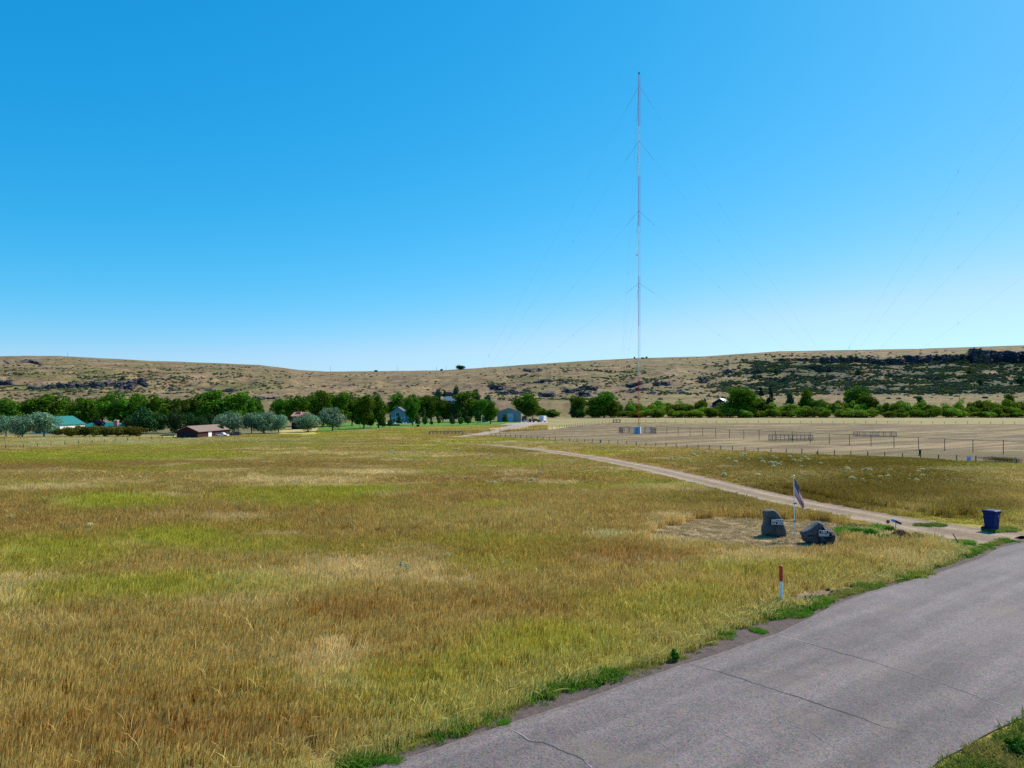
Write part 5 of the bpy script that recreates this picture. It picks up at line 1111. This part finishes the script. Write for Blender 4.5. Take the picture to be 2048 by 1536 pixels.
x_, y_ = G(1921, 1091); stick('leaning_stake', (x_, y_, -.05), (x_ - .40, y_, .62), .028, .022, M_STEEL, 'thin dark stake leaning left in the green weeds by the road', 'stake')
# fallen branch beyond the driveway
x0_, y0_ = G(1415, 929); x1_, y1_ = G(1483, 935); mb = MB(); pv = None
for k in range(13):
    t = k / 12; p = (x0_ + (x1_ - x0_) * t - x0_, y0_ + (y1_ - y0_) * t - y0_ + .15 * math.sin(7 * t), .16 + .06 * math.sin(11 * t))
    if pv: mb.tube(pv, p, .05 + .07 * t, .05 + .08 * t, 7)
    if k in (4, 7, 9): mb.tube(p, (p[0] + .4, p[1] - .3, .3), .035, .02, 5)
    pv = p
mb.tube(pv, (pv[0] + .1, pv[1], .12), .2, .16, 8)
o = mb.build('fallen_branch', mat('dark_dead_wood', (.035, .028, .02), .95, var=.3, vscale=4)); o.location = (x0_, y0_, 0); tag(o, 'long dark fallen branch in the grass beyond the driveway', 'branch')
x_, y_ = G(1840, 911); mb = MB(); mb.tube((0, 0, -.1), (0, 0, .82), .15, .15, 12); mb.tube((0, 0, .82), (0, 0, .88), .17, .15, 12); o = mb.build('black_barrel_post', mat('black_plastic', (.012, .011, .012), .6)); o.location = (x_, y_, 0); tag(o, 'short thick black post standing in the mown field', 'post')
def field_sign(px, pyb, w_, h, zt, m, label):
    x_, y_ = G(px, pyb); o = empty('field_sign', (x_, y_ - .08, 0), 0, label=label, cat='sign'); mb = MB(); mb.tube((0, .02, -.05), (0, .02, zt), .02, n=6); mb.build('post', M_STEEL, o); mb = MB(); mb.box(-w_ / 2, w_ / 2, -.015, -.002, zt - h, zt); mb.build('panel', m, o, bevel=.004)
M_SKYSIGN = mat('pale_blue_sign', (.30, .45, .72), .6, var=.1)
field_sign(1937, 925, .52, .62, .78, M_SKYSIGN, 'pale blue sign on the near fence at the right'); field_sign(1201, 889, .35, .62, .85, M_SKYSIGN, 'small pale blue sign on the near fence below the mast'); field_sign(928.5, 869.5, .28, .52, .62, M_WHITE, 'white marker at the corner of the left enclosure'); field_sign(1080, 860, .22, .3, .4, M_WHITE, 'tiny white marker at the curving fence')
# utility poles
def pole(px, pt, pb, Y, zg, label, cross=True):
    o = empty('utility_pole', (AT(px, Y), Y, zg - .3), 0, label=label, cat='utility pole'); H = ZAT(pt, Y) - zg + .3; mb = MB(); mb.tube((0, 0, 0), (0, 0, H), .22, .16, 7); mb.build('pole', M_POST, o)
    if cross: mb = MB(); mb.box(-1.1, 1.1, -.07, .07, H - .9, H - .7); mb.build('crossarm', M_POST, o)
for px, t, lab in ((135.5, 704, 'utility pole on the skyline at the far left'), (661, 732, 'utility pole on the skyline left of the draw'), (794.5, 731, 'utility pole on the skyline above the gabled house'), (873, 732.5, 'left of two close utility poles by the skyline tree'), (892, 732, 'right of two close utility poles by the skyline tree'), (317, 719, 'faint utility pole on the left hill crest')):
    x_, y_, z_ = hill_at(px, np.interp(px, SKX, SKY_) + 1.0); pole(px, t, 0, y_, z_, lab, False)
x_, y_, z_ = hill_at(1918.5, 803); pole(1918.5, 790, 0, y_, z_, 'utility pole on the grass bench behind the right thicket')
# thin stakes in the field
for px, pb, pt, lab in ((250, 979, 963, 'thin stake in the left field beside a straw patch'), (559, 996, 985, 'thin stake in the green patch left of centre'), (602.5, 912, 901, 'thin stake far out in the left field')):
    x_, y_ = G(px, pb); stick('field_stake', (x_, y_, -.05), (x_ + .02, y_, (pb - pt) * y_ / F), .02, .018, M_POST, lab, 'stake')
# pile of timber left of the shed
x_, y_ = G(334, 872); mb = MB()
for k in range(5): mb.box(-2 + .3 * k, 1.6 + .2 * k, -.25 + .1 * (k % 2), .1 + .1 * (k % 2), .12 * k, .12 * k + .11)
o = mb.build('timber_pile', mat('grey_timber', (.42, .38, .33), .9, var=.3)); o.location = (x_, y_, 0); tag(o, 'low pile of grey timber left of the brown shed', 'timber pile')
# garden box on the lawn
x_, y_ = G(836, 853.5); mb = MB(); mb.box(-.5, .5, -.3, .3, 0, .62); mb.box(-.55, .55, -.35, .35, .62, .7); o = mb.build('garden_box', M_DARKBOARD, bevel=.02); o.location = (x_, y_, 0); tag(o, 'small dark box on the lawn beside the tall tree', 'box')
# raised dark bed wall in front of the gabled house
x_, y_ = G(776, 851.5); mb = MB(); mb.box(-4.2, 4.2, -.25, .25, 0, .55); o = mb.build('garden_wall', M_DARKBOARD, bevel=.03); o.location = (x_, y_, 0); tag(o, 'low dark garden wall on the lawn before the gabled house', 'wall')
for i, (px, c) in enumerate(((767, (.7, .62, .55)), (772.5, (.75, .72, .70)), (790, (.6, .66, .72)), (806, (.6, .5, .48)), (812, (.62, .62, .68)))):
    x_, y_ = AT(px, 290), 290; bm = bmesh.new(); bmesh.ops.create_icosphere(bm, subdivisions=2, radius=.45)
    for v in bm.verts: v.co += v.co.normalized() * .12 * mnoise.noise(v.co * 3 + Vector((i * 5, 0, 0))); v.co.z = v.co.z * .7 + .2
    me = bpy.data.meshes.new('garden_rock'); bm.to_mesh(me); bm.free(); me.materials.append(mat('pale_garden_rock', c, .9)); o = link('garden_rock', me, None, (x_, y_, 0)); o.scale = (1.2, 1, 1)
    tag(o, 'pale garden rock before the gabled house, ' + ('leftmost', 'second from left', 'in the middle', 'fourth from left', 'rightmost')[i], 'rock', 'rocks before the gabled house')

# ------------------------------------------------------------------ shrubs near the driveway and sagebrush in the field
M_GSHRUB = leaf_mat('green_shrub_leaf', (.035, .12, .012), (.10, .28, .03), .3, .1); M_DSHRUB = leaf_mat('dry_brush_leaf', (.11, .07, .035), (.30, .22, .13), .2, .1); M_SAGE = leaf_mat('sage_leaf', (.40, .39, .19), (.66, .63, .36), .3, .12)
def shrub(name, px, py, wpx, hpx_, m, label, seed, n=1800, leaf=.035, cat='shrub'):
    x_, y_ = G(px, py); W = wpx * y_ / F; H = hpx_ * y_ / F; H2 = max(H, W * .55); me, _ = crown_mesh(name, m, seed, H2, W, .0, 22, n, leaf, 'bush', (.10, .18)); o = link(name, me, None, (x_, y_, 0)); o.scale = (1, 1, H / H2); tag(o, label, cat); return o
shrub('green_shrub', 1752, 1084, 56, 26, M_GSHRUB, 'largest bright green shrub between the right boulder and the driveway', 1, 3600, .045)
shrub('green_shrub', 1718, 1072, 44, 16, M_GSHRUB, 'low spreading green shrub just right of the right boulder', 2, 2400, .04)
shrub('green_shrub', 1697, 1092, 28, 13, M_GSHRUB, 'small round green shrub below the right boulder', 3, 1800, .04)
shrub('green_shrub', 1780, 1066, 22, 13, M_GSHRUB, 'small green shrub under the round red reflector', 4, 1400, .04)
shrub('dry_shrub', 1800, 1086, 46, 26, M_DSHRUB, 'brown dry shrub right of the largest green one', 5, 3600, .035); shrub('dry_shrub', 1838, 1086, 46, 22, M_DSHRUB, 'brown dry shrub farther right along the driveway', 6, 3600, .035); shrub('dry_shrub', 1715, 1056, 60, 10, M_DSHRUB, 'flat pale dry brush behind the low green shrub', 7, 2400, .03)
shrub('dry_shrub', 1720, 1110, 46, 12, M_DSHRUB, 'dry brush in the tall grass below the small green shrub', 8, 2400, .03)
shrub('leafy_weed', 2036, 1512, 46, 38, M_GSHRUB, 'broad-leaved green weed at the lower right corner of the picture', 12, 700, .05, 'weed')
shrub('leafy_weed', 1349, 1322, 22, 24, M_GSHRUB, 'clump of green weed standing out on the road edge in the middle', 13, 900, .03, 'weed'); shrub('leafy_weed', 1200, 1368, 30, 14, M_GSHRUB, 'flat bright green weed at the road edge right of the first crack', 14, 900, .025, 'weed')
shrub('dark_ground_brush', 2005, 924, 100, 11, leaf_mat('ground_brush_leaf', (.05, .06, .02), (.13, .14, .035), .2, .1), 'wide low dark brush behind the fence at the right edge', 15, 4000, .09)
sg_me = [crown_mesh('sagebrush', M_SAGE, 860 + i, .55, .85, 0, 14, 620, .05, 'bush', (.24, .32))[0] for i in range(4)]
SAGE = [(20, 1045), (14, 1072), (123, 1058), (179, 1064), (420, 1052), (927, 910), (1141, 930), (1182, 930), (1210, 933), (1038, 967), (1065, 967), (1081, 953), (1102, 979), (1128, 975), (1227, 981), (1331, 979), (1169, 992), (1255, 1061), (800, 1145), (808, 1149), (895, 1127), (876, 1127), (988, 972), (978, 971), (790, 912), (935, 918), (948, 921), (962, 915), (975, 922), (990, 925), (1005, 921), (915, 903), (980, 913), (1025, 922), (890, 905), (1300, 912), (1290, 908), (1392, 910)]
for _ in range(70): SAGE.append((rnd.uniform(1320, 1700), rnd.uniform(908, 965) if rnd.random() < .6 else rnd.uniform(906, 930)))
for _ in range(22): SAGE.append((rnd.uniform(1690, 1860), rnd.uniform(940, 968)))
for _ in range(26): SAGE.append((rnd.uniform(760, 1060), rnd.uniform(893, 925)))
dz_ = [(PX(*p), PY(p[1])) for p in DRIVE]
for i, (px, py) in enumerate(SAGE):
    yd = np.interp(px, [d[0] for d in dz_], [d[1] for d in dz_])
    if abs(py - yd) < (py - 812) * .10 + 2 and px > 715: continue
    x_, y_ = G(px, py); s = rnd.uniform(.4, .85); reg = ('at the left edge of the field' if px < 200 else 'in the green field left of centre' if px < 700 else 'in the middle field before the driveway' if py > yd else 'between the driveway and the near fence')
    o = link('sagebrush', sg_me[i % 4], None, (x_, y_, .12)); o.scale = (s, s, s); o.rotation_euler = (0, 0, rnd.uniform(0, 6)); tag(o, 'pale grey-green sagebrush clump ' + reg, 'sagebrush', 'sagebrush clumps ' + reg)
# clods in the dirt spot
mb = MB()
for _ in range(70):
    px, py = rnd.uniform(1585, 1725), rnd.uniform(1176, 1206)
    x_, y_ = G(px, py)
    if inside(DIRT_SPOT, np.array([x_]), np.array([y_]))[0]:
        r_ = rnd.uniform(.03, .10); mb.tube((x_, y_, 0), (x_ + rnd.uniform(-.05, .05), y_, r_ * .9), r_, r_ * .4, 6)
o = mb.build('dirt_clods', mat('dark_soil', (.07, .05, .035), .95, var=.4, vscale=9)); tag(o, kind='stuff')
